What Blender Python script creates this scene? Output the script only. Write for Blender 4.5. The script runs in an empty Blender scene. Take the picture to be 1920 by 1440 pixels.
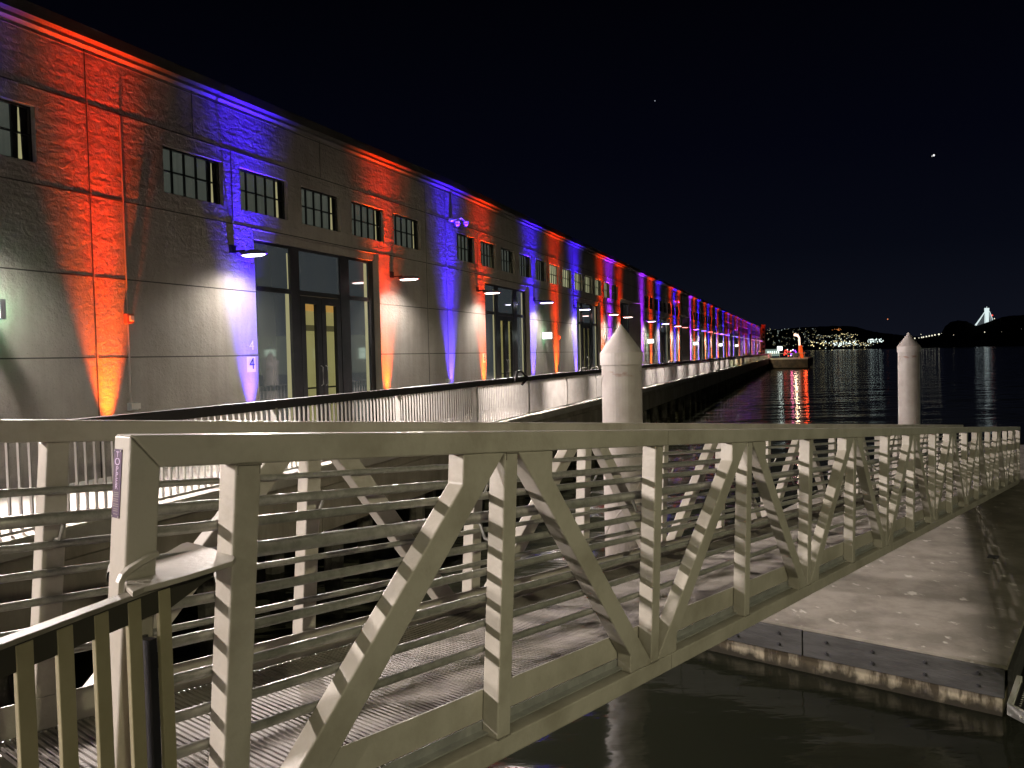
import bpy, math, random
from mathutils import Vector, Matrix
random.seed(7)
sc = bpy.context.scene
COL = sc.collection
# ------------------------------------------------------------------ camera
F_PX = 1469.9
cR = Vector((0.999718, -0.00082949, -0.0237190)); cU = Vector((0.0237336, 0.0349402, 0.9991076)); cF = Vector((0, 0.99938906, -0.03495006))
EYE = Vector((0, 0, 1.68))
cam = bpy.data.objects.new('camera', bpy.data.cameras.new('camera')); COL.objects.link(cam)
cam.data.sensor_width = 36; cam.data.lens = F_PX/1920*36; cam.data.clip_start = .05; cam.data.clip_end = 20000
M = Matrix((cR, cU, -cF)).transposed().to_4x4(); M.translation = EYE
cam.matrix_world = M
sc.camera = cam
# ------------------------------------------------------------------ night sky
w = bpy.data.worlds.new("World"); sc.world = w; w.use_nodes = True
nt = w.node_tree; bg = nt.nodes['Background']
tc = nt.nodes.new('ShaderNodeTexCoord'); sp = nt.nodes.new('ShaderNodeSeparateXYZ'); cr = nt.nodes.new('ShaderNodeValToRGB')
nt.links.new(tc.outputs['Generated'], sp.inputs[0]); nt.links.new(sp.outputs['Z'], cr.inputs[0]); nt.links.new(cr.outputs[0], bg.inputs['Color'])
e = cr.color_ramp.elements
e[0].position = 0.0; e[0].color = (.0052, .0062, .0112, 1)
e[1].position = .42; e[1].color = (.0005, .0006, .0017, 1)
m_ = cr.color_ramp.elements.new(.12); m_.color = (.0021, .0028, .0062, 1)
m_ = cr.color_ramp.elements.new(.24); m_.color = (.0010, .0013, .0042, 1)
bg.inputs['Strength'].default_value = 1.0
sc.view_settings.view_transform = 'Standard'; sc.view_settings.look = 'None'; sc.view_settings.exposure = 0; sc.view_settings.gamma = 1
sc.cycles.use_denoising = True
sc.cycles.max_bounces = 5; sc.cycles.diffuse_bounces = 2; sc.cycles.glossy_bounces = 3; sc.cycles.transmission_bounces = 3; sc.cycles.transparent_max_bounces = 6
sc.cycles.sample_clamp_indirect = 3.0; sc.cycles.caustics_reflective = False; sc.cycles.caustics_refractive = False
sc.cycles.use_light_tree = True

def at(x, y, Y):                       # photo pixel at forward distance Y -> point
    d = (x-960)/F_PX*cR - (y-720)/F_PX*cU + cF
    return EYE + d*(Y/d.y)
# ------------------------------------------------------------------ frames
class FR:                              # local frame (a,b,c) -> world
    def __init__(s, o, a, b, c): s.o, s.a, s.b, s.c = Vector(o), Vector(a), Vector(b), Vector(c)
    def __call__(s, a, b, c): return s.o + s.a*a + s.b*b + s.c*c
GA, GS = .66638, .0838312
gh = (math.sin(GA), math.cos(GA))
GW = FR((-.08092, 3.1253, 1.38124), (gh[0]*math.cos(GS), gh[1]*math.cos(GS), -math.sin(GS)), (-gh[1], gh[0], 0), (-gh[0]*math.sin(GS), -gh[1]*math.sin(GS), -math.cos(GS)))   # t along, l across, v down
GF = FR((-.08092, 3.1253, 0), (gh[0], gh[1], 0), (-gh[1], gh[0], 0), (0, 0, 1))      # level frame with the same heading
def hd(deg): r = math.radians(deg); return (math.sin(r), math.cos(r), 0)
dA, dB = hd(23.35), hd(20.75)
def wf(d, o): return FR(o, d, (d[1], -d[0], 0), (0, 0, 1))
WA, WB = wf(dA, (-1.775, 22.041, 0)), wf(dB, (-1.775, 22.041, 0))
class Wall:
    def __call__(s, a, b, c): return (WA if a < 0 else WB)(a, b, c)
W = Wall()                             # s along the shed, off outward, z up
dR = hd(20.6)
RL = wf(dR, (.43, 22.2, 0))            # s along the promenade railing, off outward, z
ID = FR((0, 0, 0), (1, 0, 0), (0, 1, 0), (0, 0, 1))
# ------------------------------------------------------------------ mesh builder
class MB:
    def __init__(s): s.v, s.f, s.m = [], [], []
    def face(s, pts, mi=0):
        n = len(s.v); s.v += [tuple(p) for p in pts]; s.f.append(tuple(range(n, n+len(pts)))); s.m.append(mi)
    def box(s, fr, a0, a1, b0, b1, c0, c1, mi=0):
        n = len(s.v)
        s.v += [tuple(fr(a, b, c)) for a in (a0, a1) for b in (b0, b1) for c in (c0, c1)]
        for q in ((0,1,3,2),(4,6,7,5),(0,4,5,1),(2,3,7,6),(0,2,6,4),(1,5,7,3)): s.f.append(tuple(n+i for i in q)); s.m.append(mi)
        return s
    def prism(s, lo, hi, mi=0):        # two matching loops of points
        n = len(s.v); k = len(lo); s.v += [tuple(p) for p in lo]+[tuple(p) for p in hi]
        s.f.append(tuple(n+i for i in range(k))); s.m.append(mi); s.f.append(tuple(n+k+i for i in reversed(range(k)))); s.m.append(mi)
        for i in range(k): j = (i+1) % k; s.f.append((n+j, n+i, n+k+i, n+k+j)); s.m.append(mi)
        return s
    def tube(s, pts, r, k=8, cap=True, mi=0, radii=None):
        pts = [Vector(p) for p in pts]; n = len(s.v); up = None
        for i, p in enumerate(pts):
            d = (pts[min(i+1, len(pts)-1)]-pts[max(i-1, 0)]).normalized()
            if up is None: up = Vector((0, 0, 1)) if abs(d.z) < .9 else Vector((1, 0, 0))
            x = d.cross(up).normalized(); y = x.cross(d).normalized(); rr = radii[i] if radii else r
            for j in range(k):
                a = 2*math.pi*j/k; s.v.append(tuple(p + x*math.cos(a)*rr + y*math.sin(a)*rr))
        for i in range(len(pts)-1):
            for j in range(k):
                a, b = n+i*k+j, n+i*k+(j+1) % k; s.f.append((a, b, b+k, a+k)); s.m.append(mi)
        if cap:
            s.f.append(tuple(n+j for j in reversed(range(k)))); s.m.append(mi)
            s.f.append(tuple(n+(len(pts)-1)*k+j for j in range(k))); s.m.append(mi)
        return s
    def ball(s, c, r, k=8, h=5, mi=0, sz=1):
        c = Vector(c); n = len(s.v)
        s.v.append(tuple(c+Vector((0, 0, r*sz))))
        for i in range(1, h):
            a = math.pi*i/h
            for j in range(k): b = 2*math.pi*j/k; s.v.append(tuple(c+Vector((r*math.sin(a)*math.cos(b), r*math.sin(a)*math.sin(b), r*sz*math.cos(a)))))
        s.v.append(tuple(c-Vector((0, 0, r*sz)))); last = len(s.v)-1
        for j in range(k):
            s.f.append((n, n+1+j, n+1+(j+1) % k)); s.m.append(mi)
            s.f.append((last, last-k+(j+1) % k, last-k+j)); s.m.append(mi)
            for i in range(h-2):
                a, b = n+1+i*k+j, n+1+i*k+(j+1) % k; s.f.append((a, a+k, b+k, b)); s.m.append(mi)
        return s

def wloc(o):
    p = Vector((0, 0, 0))
    while o is not None: p += o.location; o = o.parent
    return p
def tag(o, label=None, cat=None, group=None, kind=None):
    for k, v in (('label', label), ('category', cat), ('group', group), ('kind', kind)):
        if v: o[k] = v
    return o
def thing(name, loc, label, cat, group=None):
    o = bpy.data.objects.new(name, None); COL.objects.link(o); o.location = loc; o.empty_display_size = .2
    return tag(o, label, cat, group)
def mk(name, mb, mats, parent=None, smooth=False, loc=None, bevel=0):
    base = wloc(parent) if parent else Vector(loc or (0, 0, 0))
    me = bpy.data.meshes.new(name); me.from_pydata([tuple(Vector(v)-base) for v in mb.v], [], mb.f)
    for m in (mats if isinstance(mats, (list, tuple)) else [mats]): me.materials.append(m)
    for p, i in zip(me.polygons, mb.m): p.material_index = i
    if smooth: me.shade_smooth()
    me.validate(); me.update()
    import bmesh
    b = bmesh.new(); b.from_mesh(me); bmesh.ops.recalc_face_normals(b, faces=b.faces); b.to_mesh(me); b.free()
    o = bpy.data.objects.new(name, me); COL.objects.link(o)
    if parent: o.parent = parent
    else: o.location = base
    if bevel:
        md = o.modifiers.new('bevel', 'BEVEL'); md.width = bevel; md.segments = 2; md.limit_method = 'ANGLE'
        md.angle_limit = math.radians(40)
    return o
def copy_thing(o, loc):
    c = o.copy(); COL.objects.link(c); c.location = loc
    for ch in [x for x in COL.objects if x.parent == o and x.type != 'LIGHT']:
        d = ch.copy(); COL.objects.link(d); d.parent = c
        for g in [x for x in COL.objects if x.parent == ch]:
            e_ = g.copy(); COL.objects.link(e_); e_.parent = d
    return c
# ------------------------------------------------------------------ materials
def mat(name, base, rough=.5, metal=0, noise=None, bump=None, spec=.5, emit=None, estr=0, col2=None, streak=None, mask=(.4, .6)):
    m = bpy.data.materials.new(name); m.use_nodes = True; t = m.node_tree; n = t.nodes; L = t.links
    b = n['Principled BSDF']; b.inputs['Base Color'].default_value = (*base, 1); b.inputs['Roughness'].default_value = rough
    b.inputs['Metallic'].default_value = metal; b.inputs['Specular IOR Level'].default_value = spec
    tcn = n.new('ShaderNodeTexCoord'); src = tcn.outputs['Object']
    if noise or bump:
        mp = n.new('ShaderNodeMapping'); L.new(src, mp.inputs[0])
        if streak: mp.inputs['Scale'].default_value = streak
        src2 = mp.outputs[0]
    if noise:                      # (scale, detail) colour mix base -> col2
        nz = n.new('ShaderNodeTexNoise'); nz.inputs['Scale'].default_value = noise[0]; nz.inputs['Detail'].default_value = noise[1]; nz.inputs['Roughness'].default_value = .65
        L.new(src2, nz.inputs['Vector']); r = n.new('ShaderNodeValToRGB'); L.new(nz.outputs['Fac'], r.inputs[0])
        r.color_ramp.elements[0].position = mask[0]; r.color_ramp.elements[1].position = mask[1]
        r.color_ramp.elements[0].color = (*base, 1); r.color_ramp.elements[1].color = (*(col2 or base), 1)
        L.new(r.outputs[0], b.inputs['Base Color'])
        m['ramp'] = r.name
    if bump:                       # (scale, detail, distance)
        nb = n.new('ShaderNodeTexNoise'); nb.inputs['Scale'].default_value = bump[0]; nb.inputs['Detail'].default_value = bump[1]
        L.new(src2, nb.inputs['Vector']); bp = n.new('ShaderNodeBump'); bp.inputs['Distance'].default_value = bump[2]; bp.inputs['Strength'].default_value = 1
        L.new(nb.outputs['Fac'], bp.inputs['Height']); L.new(bp.outputs[0], b.inputs['Normal'])
    if emit: b.inputs['Emission Color'].default_value = (*emit, 1); b.inputs['Emission Strength'].default_value = estr
    return m
def emis(name, c, s):
    m = mat(name, (.02, .02, .02), .5, emit=c, estr=s); return m

m_paint = mat('truss_paint', (.41, .38, .33), .42, noise=(2.6, 12), col2=(.26, .235, .19), bump=(55, 3, .0012), mask=(.44, .74))
m_pipe = mat('pipe_metal', (.36, .35, .32), .38, metal=.35, noise=(20, 6), col2=(.26, .26, .23), bump=(90, 2, .001))
m_deck = mat('gangway_deck', (.26, .235, .21), .6, noise=(5, 6), col2=(.18, .16, .14))
m_alu = mat('aluminium', (.55, .55, .53), .35, metal=.6, noise=(9, 5), col2=(.42, .42, .41))
m_picket = mat('olive_paint', (.37, .33, .21), .5, noise=(4, 6), col2=(.32, .285, .175), bump=(60, 2, .0006))
m_black = mat('black_metal', (.012, .012, .013), .35)
m_dark = mat('dark_anodised', (.018, .018, .022), .32, noise=(6, 3), col2=(.026, .025, .03))
m_white = mat('white_fins', (.43, .405, .38), .5, noise=(2.5, 5), col2=(.36, .335, .31))
m_cap_shade = mat('dark_cap_and_shade', (.022, .019, .017), .45)  # for the cap and for the shade board below it
m_curb = mat('curb_concrete', (.5, .47, .42), .7, noise=(7, 6), col2=(.36, .33, .29), bump=(30, 5, .004))
m_fascia = mat('pier_fascia', (.30, .265, .225), .85, noise=(1.3, 10), col2=(.17, .145, .115), bump=(9, 8, .012), streak=(1, 1, .35), mask=(.35, .65))
m_prom = mat('promenade_concrete', (.38, .35, .32), .7, noise=(1.1, 7), col2=(.30, .275, .25), bump=(14, 5, .003))
m_pile = mat('pile_coating', (.40, .365, .34), .42, noise=(2.2, 8), col2=(.31, .275, .25), bump=(7, 5, .004), mask=(.4, .7))
def weather(m):
    t = m.node_tree; n = t.nodes; L = t.links; b = n['Principled BSDF']; g = n.new('ShaderNodeNewGeometry'); z = n.new('ShaderNodeSeparateXYZ'); L.new(g.outputs['Position'], z.inputs[0])
    def nz(sc_, d, s3):
        k = n.new('ShaderNodeMapping'); k.inputs['Scale'].default_value = s3; L.new(g.outputs['Position'], k.inputs[0]); q = n.new('ShaderNodeTexNoise'); q.inputs['Scale'].default_value = sc_; q.inputs['Detail'].default_value = d; L.new(k.outputs[0], q.inputs['Vector']); return q.outputs['Fac']
    def rmp(v, stops):
        r = n.new('ShaderNodeValToRGB'); L.new(v, r.inputs[0]); r.color_ramp.elements[0].position = stops[0][0]; r.color_ramp.elements[0].color = (stops[0][1],)*3+(1,); r.color_ramp.elements[1].position = stops[-1][0]; r.color_ramp.elements[1].color = (stops[-1][1],)*3+(1,)
        for p_, c_ in stops[1:-1]: e_ = r.color_ramp.elements.new(p_); e_.color = (c_,)*3+(1,)
        return r.outputs[0]
    def mul(a, c_):
        k = n.new('ShaderNodeMath'); k.operation = 'MULTIPLY'; L.new(a, k.inputs[0]); L.new(c_, k.inputs[1]); return k.outputs[0]
    zr = n.new('ShaderNodeMapRange'); zr.inputs['From Min'].default_value = 1.2; zr.inputs['From Max'].default_value = 1.55; L.new(z.outputs['Z'], zr.inputs['Value'])
    rust = mul(rmp(zr.outputs[0], [(.38, 0), (.52, 1), (.60, 1), (.66, 0)]), rmp(nz(3, 8, (1.6, 1.6, 4)), [(.50, 0), (.62, .85)]))
    zt = n.new('ShaderNodeMapRange'); zt.inputs['From Min'].default_value = -2.1; zt.inputs['From Max'].default_value = .2; L.new(z.outputs['Z'], zt.inputs['Value'])
    tide = mul(rmp(zt.outputs[0], [(.15, 1), (.75, 0)]), rmp(nz(5, 9, (1, 1, .25)), [(.38, 0), (.58, .8)]))
    last = n[m['ramp']].outputs[0]
    for f_, c_ in ((rust, (.22, .10, .065, 1)), (tide, (.10, .085, .05, 1))):
        mx = n.new('ShaderNodeMix'); mx.data_type = 'RGBA'; L.new(f_, mx.inputs[0]); L.new(last, mx.inputs[6]); mx.inputs[7].default_value = c_; last = mx.outputs[2]
    L.new(last, b.inputs['Base Color'])
weather(m_pile)
m_woodpile = mat('pier_pile', (.16, .145, .12), .85, noise=(2, 8), col2=(.06, .055, .045), bump=(12, 6, .01))
m_timber = mat('timber_wale', (.062, .061, .060), .75, noise=(2.2, 9), col2=(.038, .037, .036), bump=(16, 8, .004), streak=(1, 1, 5))
m_bolt = mat('bolt_steel', (.05, .05, .055), .5, metal=.5)
m_shore = mat('island_ground', (.003, .003, .0035), .95)
m_hills = mat('hill_ground', (.006, .006, .0075), .95)

def m_stucco():
    m = bpy.data.materials.new('shed_concrete'); m.use_nodes = True; t = m.node_tree; n = t.nodes; L = t.links
    b = n['Principled BSDF']; b.inputs['Roughness'].default_value = .85; b.inputs['Specular IOR Level'].default_value = .25
    tc_ = n.new('ShaderNodeTexCoord'); src = tc_.outputs['Object']
    rot = n.new('ShaderNodeMapping'); rot.inputs['Rotation'].default_value = (0, 0, math.radians(20.75)); L.new(src, rot.inputs[0])
    def noise(sc_, det, ro=.6, vec=rot.outputs[0], scale=None):
        q = n.new('ShaderNodeTexNoise'); q.inputs['Scale'].default_value = sc_; q.inputs['Detail'].default_value = det; q.inputs['Roughness'].default_value = ro
        if scale:
            k = n.new('ShaderNodeMapping'); k.inputs['Scale'].default_value = scale; L.new(vec, k.inputs[0]); vec = k.outputs[0]
        L.new(vec, q.inputs['Vector']); return q.outputs['Fac']
    def math_(op, a, b_):
        q = n.new('ShaderNodeMath'); q.operation = op
        for i, x in enumerate((a, b_)):
            if isinstance(x, (int, float)): q.inputs[i].default_value = x
            else: L.new(x, q.inputs[i])
        return q.outputs[0]
    def ramp(x, p0, p1, c0, c1):
        r = n.new('ShaderNodeValToRGB'); L.new(x, r.inputs[0]); r.color_ramp.elements[0].position = p0; r.color_ramp.elements[1].position = p1
        r.color_ramp.elements[0].color = c0; r.color_ramp.elements[1].color = c1; return r.outputs[0]
    big = noise(.9, 6); col = ramp(big, .35, .68, (.40, .36, .33, 1), (.30, .27, .245, 1))
    fine = noise(38, 4, .7); pit = ramp(fine, .30, .42, (.55, .55, .55, 1), (1, 1, 1, 1))
    mx = n.new('ShaderNodeMix'); mx.data_type = 'RGBA'; mx.blend_type = 'MULTIPLY'; mx.inputs[0].default_value = .6
    L.new(col, mx.inputs[6]); L.new(pit, mx.inputs[7]); st_ = ramp(noise(1.0, 6, .6, scale=(5, 5, .35)), .38, .60, (.70, .68, .66, 1), (1, 1, 1, 1)); m2_ = n.new('ShaderNodeMix'); m2_.data_type = 'RGBA'; m2_.blend_type = 'MULTIPLY'; m2_.inputs[0].default_value = .38; L.new(mx.outputs[2], m2_.inputs[6]); L.new(st_, m2_.inputs[7]); L.new(m2_.outputs[2], b.inputs['Base Color'])
    # trowelled relief: strong where the upper mask says so, and horizontal ripples
    vo = n.new('ShaderNodeTexNoise'); vo.inputs['Scale'].default_value = 5.5; vo.inputs['Detail'].default_value = 7; vo.inputs['Distortion'].default_value = 1.6; vo.inputs['Roughness'].default_value = .55
    L.new(rot.outputs[0], vo.inputs['Vector'])
    rip = noise(1.0, 5, .5, scale=(3.0, 3.0, 12.0))
    z = n.new('ShaderNodeSeparateXYZ'); L.new(src, z.inputs[0])
    hz = n.new('ShaderNodeMapRange'); hz.inputs['From Min'].default_value = 2.2; hz.inputs['From Max'].default_value = 4.6; hz.inputs['To Min'].default_value = .12; L.new(z.outputs['Z'], hz.inputs['Value'])
    relief = math_('MULTIPLY', math_('MULTIPLY', vo.outputs['Fac'], .030), hz.outputs[0])
    rr = math_('MULTIPLY', math_('MULTIPLY', rip, .028), hz.outputs[0])
    mid = math_('MULTIPLY', noise(14, 5, .6), .016); fi = math_('MULTIPLY', fine, .007)
    tot = math_('ADD', math_('ADD', relief, rr), math_('ADD', mid, fi))
    bp = n.new('ShaderNodeBump'); bp.inputs['Distance'].default_value = 1.0; bp.inputs['Strength'].default_value = .8; L.new(tot, bp.inputs['Height']); L.new(bp.outputs[0], b.inputs['Normal'])
    return m
m_wall = m_stucco()

def m_water_():
    m = bpy.data.materials.new('bay_water'); m.use_nodes = True; t = m.node_tree; n = t.nodes; L = t.links
    b = n['Principled BSDF']; b.inputs['Base Color'].default_value = (.010, .011, .007, 1); b.inputs['Roughness'].default_value = .09; b.inputs['IOR'].default_value = 1.33
    tc_ = n.new('ShaderNodeTexCoord')
    def nz(sc_, d, s=None):
        q = n.new('ShaderNodeTexNoise'); q.inputs['Scale'].default_value = sc_; q.inputs['Detail'].default_value = d
        k = n.new('ShaderNodeMapping'); k.inputs['Scale'].default_value = s or (1, 1, 1); L.new(tc_.outputs['Object'], k.inputs[0]); L.new(k.outputs[0], q.inputs['Vector']); return q.outputs['Fac']
    a = nz(1.3, 4, (.6, 1.6, 1)); c = nz(.17, 3, (.5, 1.8, 1))
    mm = n.new('ShaderNodeMath'); mm.operation = 'MULTIPLY_ADD'; L.new(c, mm.inputs[0]); mm.inputs[1].default_value = 7.0; ah = n.new('ShaderNodeMath'); ah.operation = 'MULTIPLY'; L.new(a, ah.inputs[0]); ah.inputs[1].default_value = .55; L.new(ah.outputs[0], mm.inputs[2])
    bp = n.new('ShaderNodeBump'); bp.inputs['Distance'].default_value = .04; bp.inputs['Strength'].default_value = 1; L.new(mm.outputs[0], bp.inputs['Height']); L.new(bp.outputs[0], b.inputs['Normal'])
    return m
m_water = m_water_()

def m_slab_():
    m = mat('float_concrete', (.26, .235, .20), .75, noise=(1.6, 10), col2=(.155, .14, .115), bump=(18, 6, .004))
    t = m.node_tree; n = t.nodes; L = t.links; b = n['Principled BSDF']
    tc_ = n.new('ShaderNodeTexCoord'); q = n.new('ShaderNodeTexNoise'); q.inputs['Scale'].default_value = 3.6; q.inputs['Detail'].default_value = 4
    kk = n.new('ShaderNodeMapping'); kk.inputs['Rotation'].default_value = (0, 0, .67); kk.inputs['Scale'].default_value = (1.5, .8, 1); L.new(tc_.outputs['Object'], kk.inputs[0]); L.new(kk.outputs[0], q.inputs['Vector']); r = n.new('ShaderNodeValToRGB'); L.new(q.outputs['Fac'], r.inputs[0])
    r.color_ramp.elements[0].position = .635; r.color_ramp.elements[1].position = .70
    mx = n.new('ShaderNodeMix'); mx.data_type = 'RGBA'; L.new(r.outputs[0], mx.inputs[0]); L.new(n[m['ramp']].outputs[0], mx.inputs[6]); mx.inputs[7].default_value = (.46, .43, .38, 1)
    L.new(mx.outputs[2], b.inputs['Base Color']); return m
m_slab = m_slab_()
def m_hull_():
    m = mat('stained_concrete', (.36, .315, .23), .85, noise=(5.5, 10), col2=(.07, .055, .032), bump=(14, 7, .014), streak=(1, 1, .22), mask=(.44, .56))
    t = m.node_tree; n = t.nodes; L = t.links; b = n['Principled BSDF']
    g = n.new('ShaderNodeNewGeometry'); z = n.new('ShaderNodeSeparateXYZ'); L.new(g.outputs['Position'], z.inputs[0])
    q = n.new('ShaderNodeTexNoise'); q.inputs['Scale'].default_value = 7; q.inputs['Detail'].default_value = 6; L.new(g.outputs['Position'], q.inputs['Vector'])
    k = n.new('ShaderNodeMath'); k.operation = 'MULTIPLY_ADD'; L.new(q.outputs['Fac'], k.inputs[0]); k.inputs[1].default_value = .28; L.new(z.outputs['Z'], k.inputs[2])
    r = n.new('ShaderNodeMapRange'); r.inputs['From Min'].default_value = -1.93; r.inputs['From Max'].default_value = -1.83; L.new(k.outputs[0], r.inputs['Value'])
    mx = n.new('ShaderNodeMix'); mx.data_type = 'RGBA'; L.new(r.outputs[0], mx.inputs[0]); mx.inputs[6].default_value = (.022, .018, .010, 1); L.new(n[m['ramp']].outputs[0], mx.inputs[7]); L.new(mx.outputs[2], b.inputs['Base Color']); return m
m_algae = m_hull_()

m_curtain = mat('curtain', (.13, .14, .13), .9, noise=(.9, 2), col2=(.08, .085, .078), streak=(7, 7, .25), emit=(.040, .046, .038), estr=1.0)
m_curtain_lit = mat('lit_blind', (.3, .3, .2), .9, noise=(.9, 2), col2=(.2, .2, .14), streak=(9, 9, .2), emit=(.50, .50, .29), estr=.9)
m_curtain_dark = mat('dark_glazing', (.008, .01, .012), .08, noise=(.9, 2), col2=(.02, .022, .02), streak=(7, 7, .25), emit=(.006, .006, .006), estr=1)
m_slit = emis('lit_gap', (.62, .58, .30), .5)
m_room = mat('interior_wall_glow', (.5, .46, .25), .8, emit=(.42, .38, .17), estr=.62, noise=(.6, 3), col2=(.42, .38, .2))  # room light put into the interior materials as emission
m_roomdk = mat('interior_dark_glow', (.1, .09, .06), .8, emit=(.10, .09, .045), estr=.6)
m_wood = mat('interior_timber_glow', (.5, .3, .12), .6, emit=(.62, .33, .09), estr=.7)
def m_glass_():
    m = bpy.data.materials.new('door_glass'); m.use_nodes = True; t = m.node_tree; n = t.nodes; L = t.links
    n.remove(n['Principled BSDF']); o = n['Material Output']
    g = n.new('ShaderNodeBsdfGlossy'); g.inputs['Roughness'].default_value = .02; tr = n.new('ShaderNodeBsdfTransparent'); tr.inputs[0].default_value = (.72, .76, .72, 1)
    fr = n.new('ShaderNodeLayerWeight'); fr.inputs[0].default_value = .5; pw = n.new('ShaderNodeMath'); pw.operation = 'POWER'; L.new(fr.outputs['Facing'], pw.inputs[0]); pw.inputs[1].default_value = 3.0; mx = n.new('ShaderNodeMixShader'); L.new(pw.outputs[0], mx.inputs[0]); L.new(tr.outputs[0], mx.inputs[1]); L.new(g.outputs[0], mx.inputs[2]); L.new(mx.outputs[0], o.inputs[0]); return m
m_glass = m_glass_()
m_blueglass = mat('curtained_glass', (.05, .055, .065), .03, spec=1.0, noise=(.5, 2), col2=(.085, .09, .085), streak=(4, 4, .4), emit=(.022, .027, .030), estr=1)
m_blueglass.node_tree.nodes['Principled BSDF'].inputs['IOR'].default_value = 1.9
m_frame = mat('satin_aluminium', (.62, .61, .58), .45)
m_lens = emis('lamp_lens', (1, .97, .93), 7)
m_exit = emis('sign_glow', (.93, 1, .93), 5)

# ------------------------------------------------------------------ lights helper
def spot(name, p, d, power, col, deg, blend, size=.03, parent=None):
    l = bpy.data.lights.new(name, 'SPOT'); l.energy = power; l.color = col; l.spot_size = math.radians(deg); l.spot_blend = blend; l.shadow_soft_size = size
    o = bpy.data.objects.new(name, l); COL.objects.link(o); q = Vector(d).to_track_quat('-Z', 'Y')
    o.rotation_euler = q.to_euler(); o.location = Vector(p)-(wloc(parent) if parent else Vector())
    if parent: o.parent = parent
    return o
def point(name, p, power, col, size=.1, parent=None):
    l = bpy.data.lights.new(name, 'POINT'); l.energy = power; l.color = col; l.shadow_soft_size = size
    o = bpy.data.objects.new(name, l); COL.objects.link(o); o.location = Vector(p)-(wloc(parent) if parent else Vector())
    if parent: o.parent = parent
    return o
P_UP_O, P_UP_B, P_WALL, P_OUT = 5800, 12500, 470, 1450
# lamps of the shore behind the photographer
spot('shore_lamp_light', (-3.2, -8.0, 5.6), Vector((2.6, 5, -.4))-Vector((-3.2, -8, 5.6)), 560, (1, .93, .68), 62, .45, .10)
spot('shore_lamp_light', (11, -13, 9.0), Vector((5.0, 8.5, -1.6))-Vector((11, -13, 9.0)), 6600, (1, .94, .61), 50, .6, .15)

# ================================================================== SETTING
mb = MB(); mb.face([(-400, -60, -2.1), (9000, -60, -2.1), (9000, 9000, -2.1), (-400, 9000, -2.1)])
tag(mk('water', mb, m_water), 'dark calm bay water under the gangway reflecting the far lights', kind='structure')
def ridge(name, prof, Y, depth, m, base=-3, jag=0):
    mb = MB(); rows = []
    pts = []
    for (x0, y0), (x1, y1) in zip(prof[:-1], prof[1:]):
        k = max(1, int(abs(x1-x0)/4))
        for i in range(k): f = i/k; pts.append((x0+(x1-x0)*f, y0+(y1-y0)*f + random.uniform(-jag, jag)))
    pts.append(prof[-1])
    top = [at(x, y, Y) for x, y in pts]
    n = len(top)
    vs = [Vector((p.x*(1-.6*depth/Y), Y-.6*depth, base)) for p in top] + top + [Vector((p.x*(1+depth/Y), Y+depth, base)) for p in top]
    mb.v = [tuple(v) for v in vs]
    for i in range(n-1):
        mb.f += [(i, i+1, n+i+1, n+i), (n+i, n+i+1, 2*n+i+1, 2*n+i)]; mb.m += [0, 0]
    return mk(name, mb, m, smooth=False)
hillprof = [(1180, 640), (1300, 630), (1400, 622), (1450, 618), (1500, 614), (1560, 611), (1600, 612), (1640, 622), (1700, 630), (1760, 634), (1860, 640), (2100, 645)]
tag(ridge('hills', hillprof, 6500, 1500, m_hills, jag=.6), 'dark distant hills across the bay behind the lights', kind='structure')
isl = [(1615, 656), (1640, 650), (1655, 641), (1668, 637), (1690, 642), (1715, 637), (1748, 631), (1764, 626), (1772, 612), (1782, 604), (1796, 600.5), (1812, 602), (1824, 608), (1832, 611), (1845, 606), (1862, 600), (1878, 595), (1892, 592.5), (1910, 591), (1960, 589), (2100, 600), (2300, 640)]
tag(ridge('island', isl, 3000, 500, m_shore, jag=.5), 'black wooded island on the right of the bay', kind='structure')

# platform the photographer stands on
mb = MB(); mb.box(GF, -14, -1.62, -6, 6.5, -.35, .24)
tag(mk('landing', mb, m_prom), 'concrete landing at the head of the gangway', kind='structure')
# promenade deck along the shed
mb = MB()
S0, S1 = -34, 163
top = [W(S0, -.4, 0), W(-.01, -.4, 0), W(S1, -.4, 0), RL(S1, .24, 0), RL(S0, .24, 0)]
mb.prism(top, [Vector(p)-Vector((0, 0, .16)) for p in top])
tag(mk('promenade', mb, m_prom), 'concrete promenade deck between the shed and the railing', kind='structure')
mb = MB()
mb.box(RL, S0, S1, -.5, .10, -.34, -.162); mb.box(RL, S0, S1, -.6, .16, -1.05, -.342)
k = S0+1.2
while k < S1: mb.box(RL, k, k+.05, .158, .175, -1.04, -.35); k += 5.6
tag(mk('pier_edge_beam', mb, m_fascia), 'stained concrete edge beam under the promenade', kind='structure')
mb = MB(); 
mb.box(RL, S0, S1, -2.8, -2.6, -2.6, -1.06)
for s_ in [x*3.1 for x in range(-10, 54)]:
    for o_ in (-.35, -1.6): mb.tube([RL(s_+random.uniform(-.2, .2), o_, -3), RL(s_, o_, -1.04)], .17, 8, False)
tag(mk('pier_piles', mb, m_woodpile), 'dark piles under the promenade', kind='structure')
# pier end apron beyond the shed
ap = [(52.0, 162.5), (59.9, 158.5), (70, 182), (55, 196), (30, 190), (40, 160)]
mb = MB(); mb.prism([(x, y, -.25) for x, y in ap], [(x, y, -1.95) for x, y in ap]); mb.prism([(x, y, -.05) for x, y in ap], [(x, y, -.249) for x, y in ap], 1)  # top slab paler, the lamplight on the deck put into its colour
tag(mk('pier_end', mb, [mat('pier_end_concrete', (.10, .07, .055), .9, noise=(1, 8), col2=(.055, .04, .033)), m_curb]), 'brown concrete pier end jutting out past the shed', kind='structure')

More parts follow.
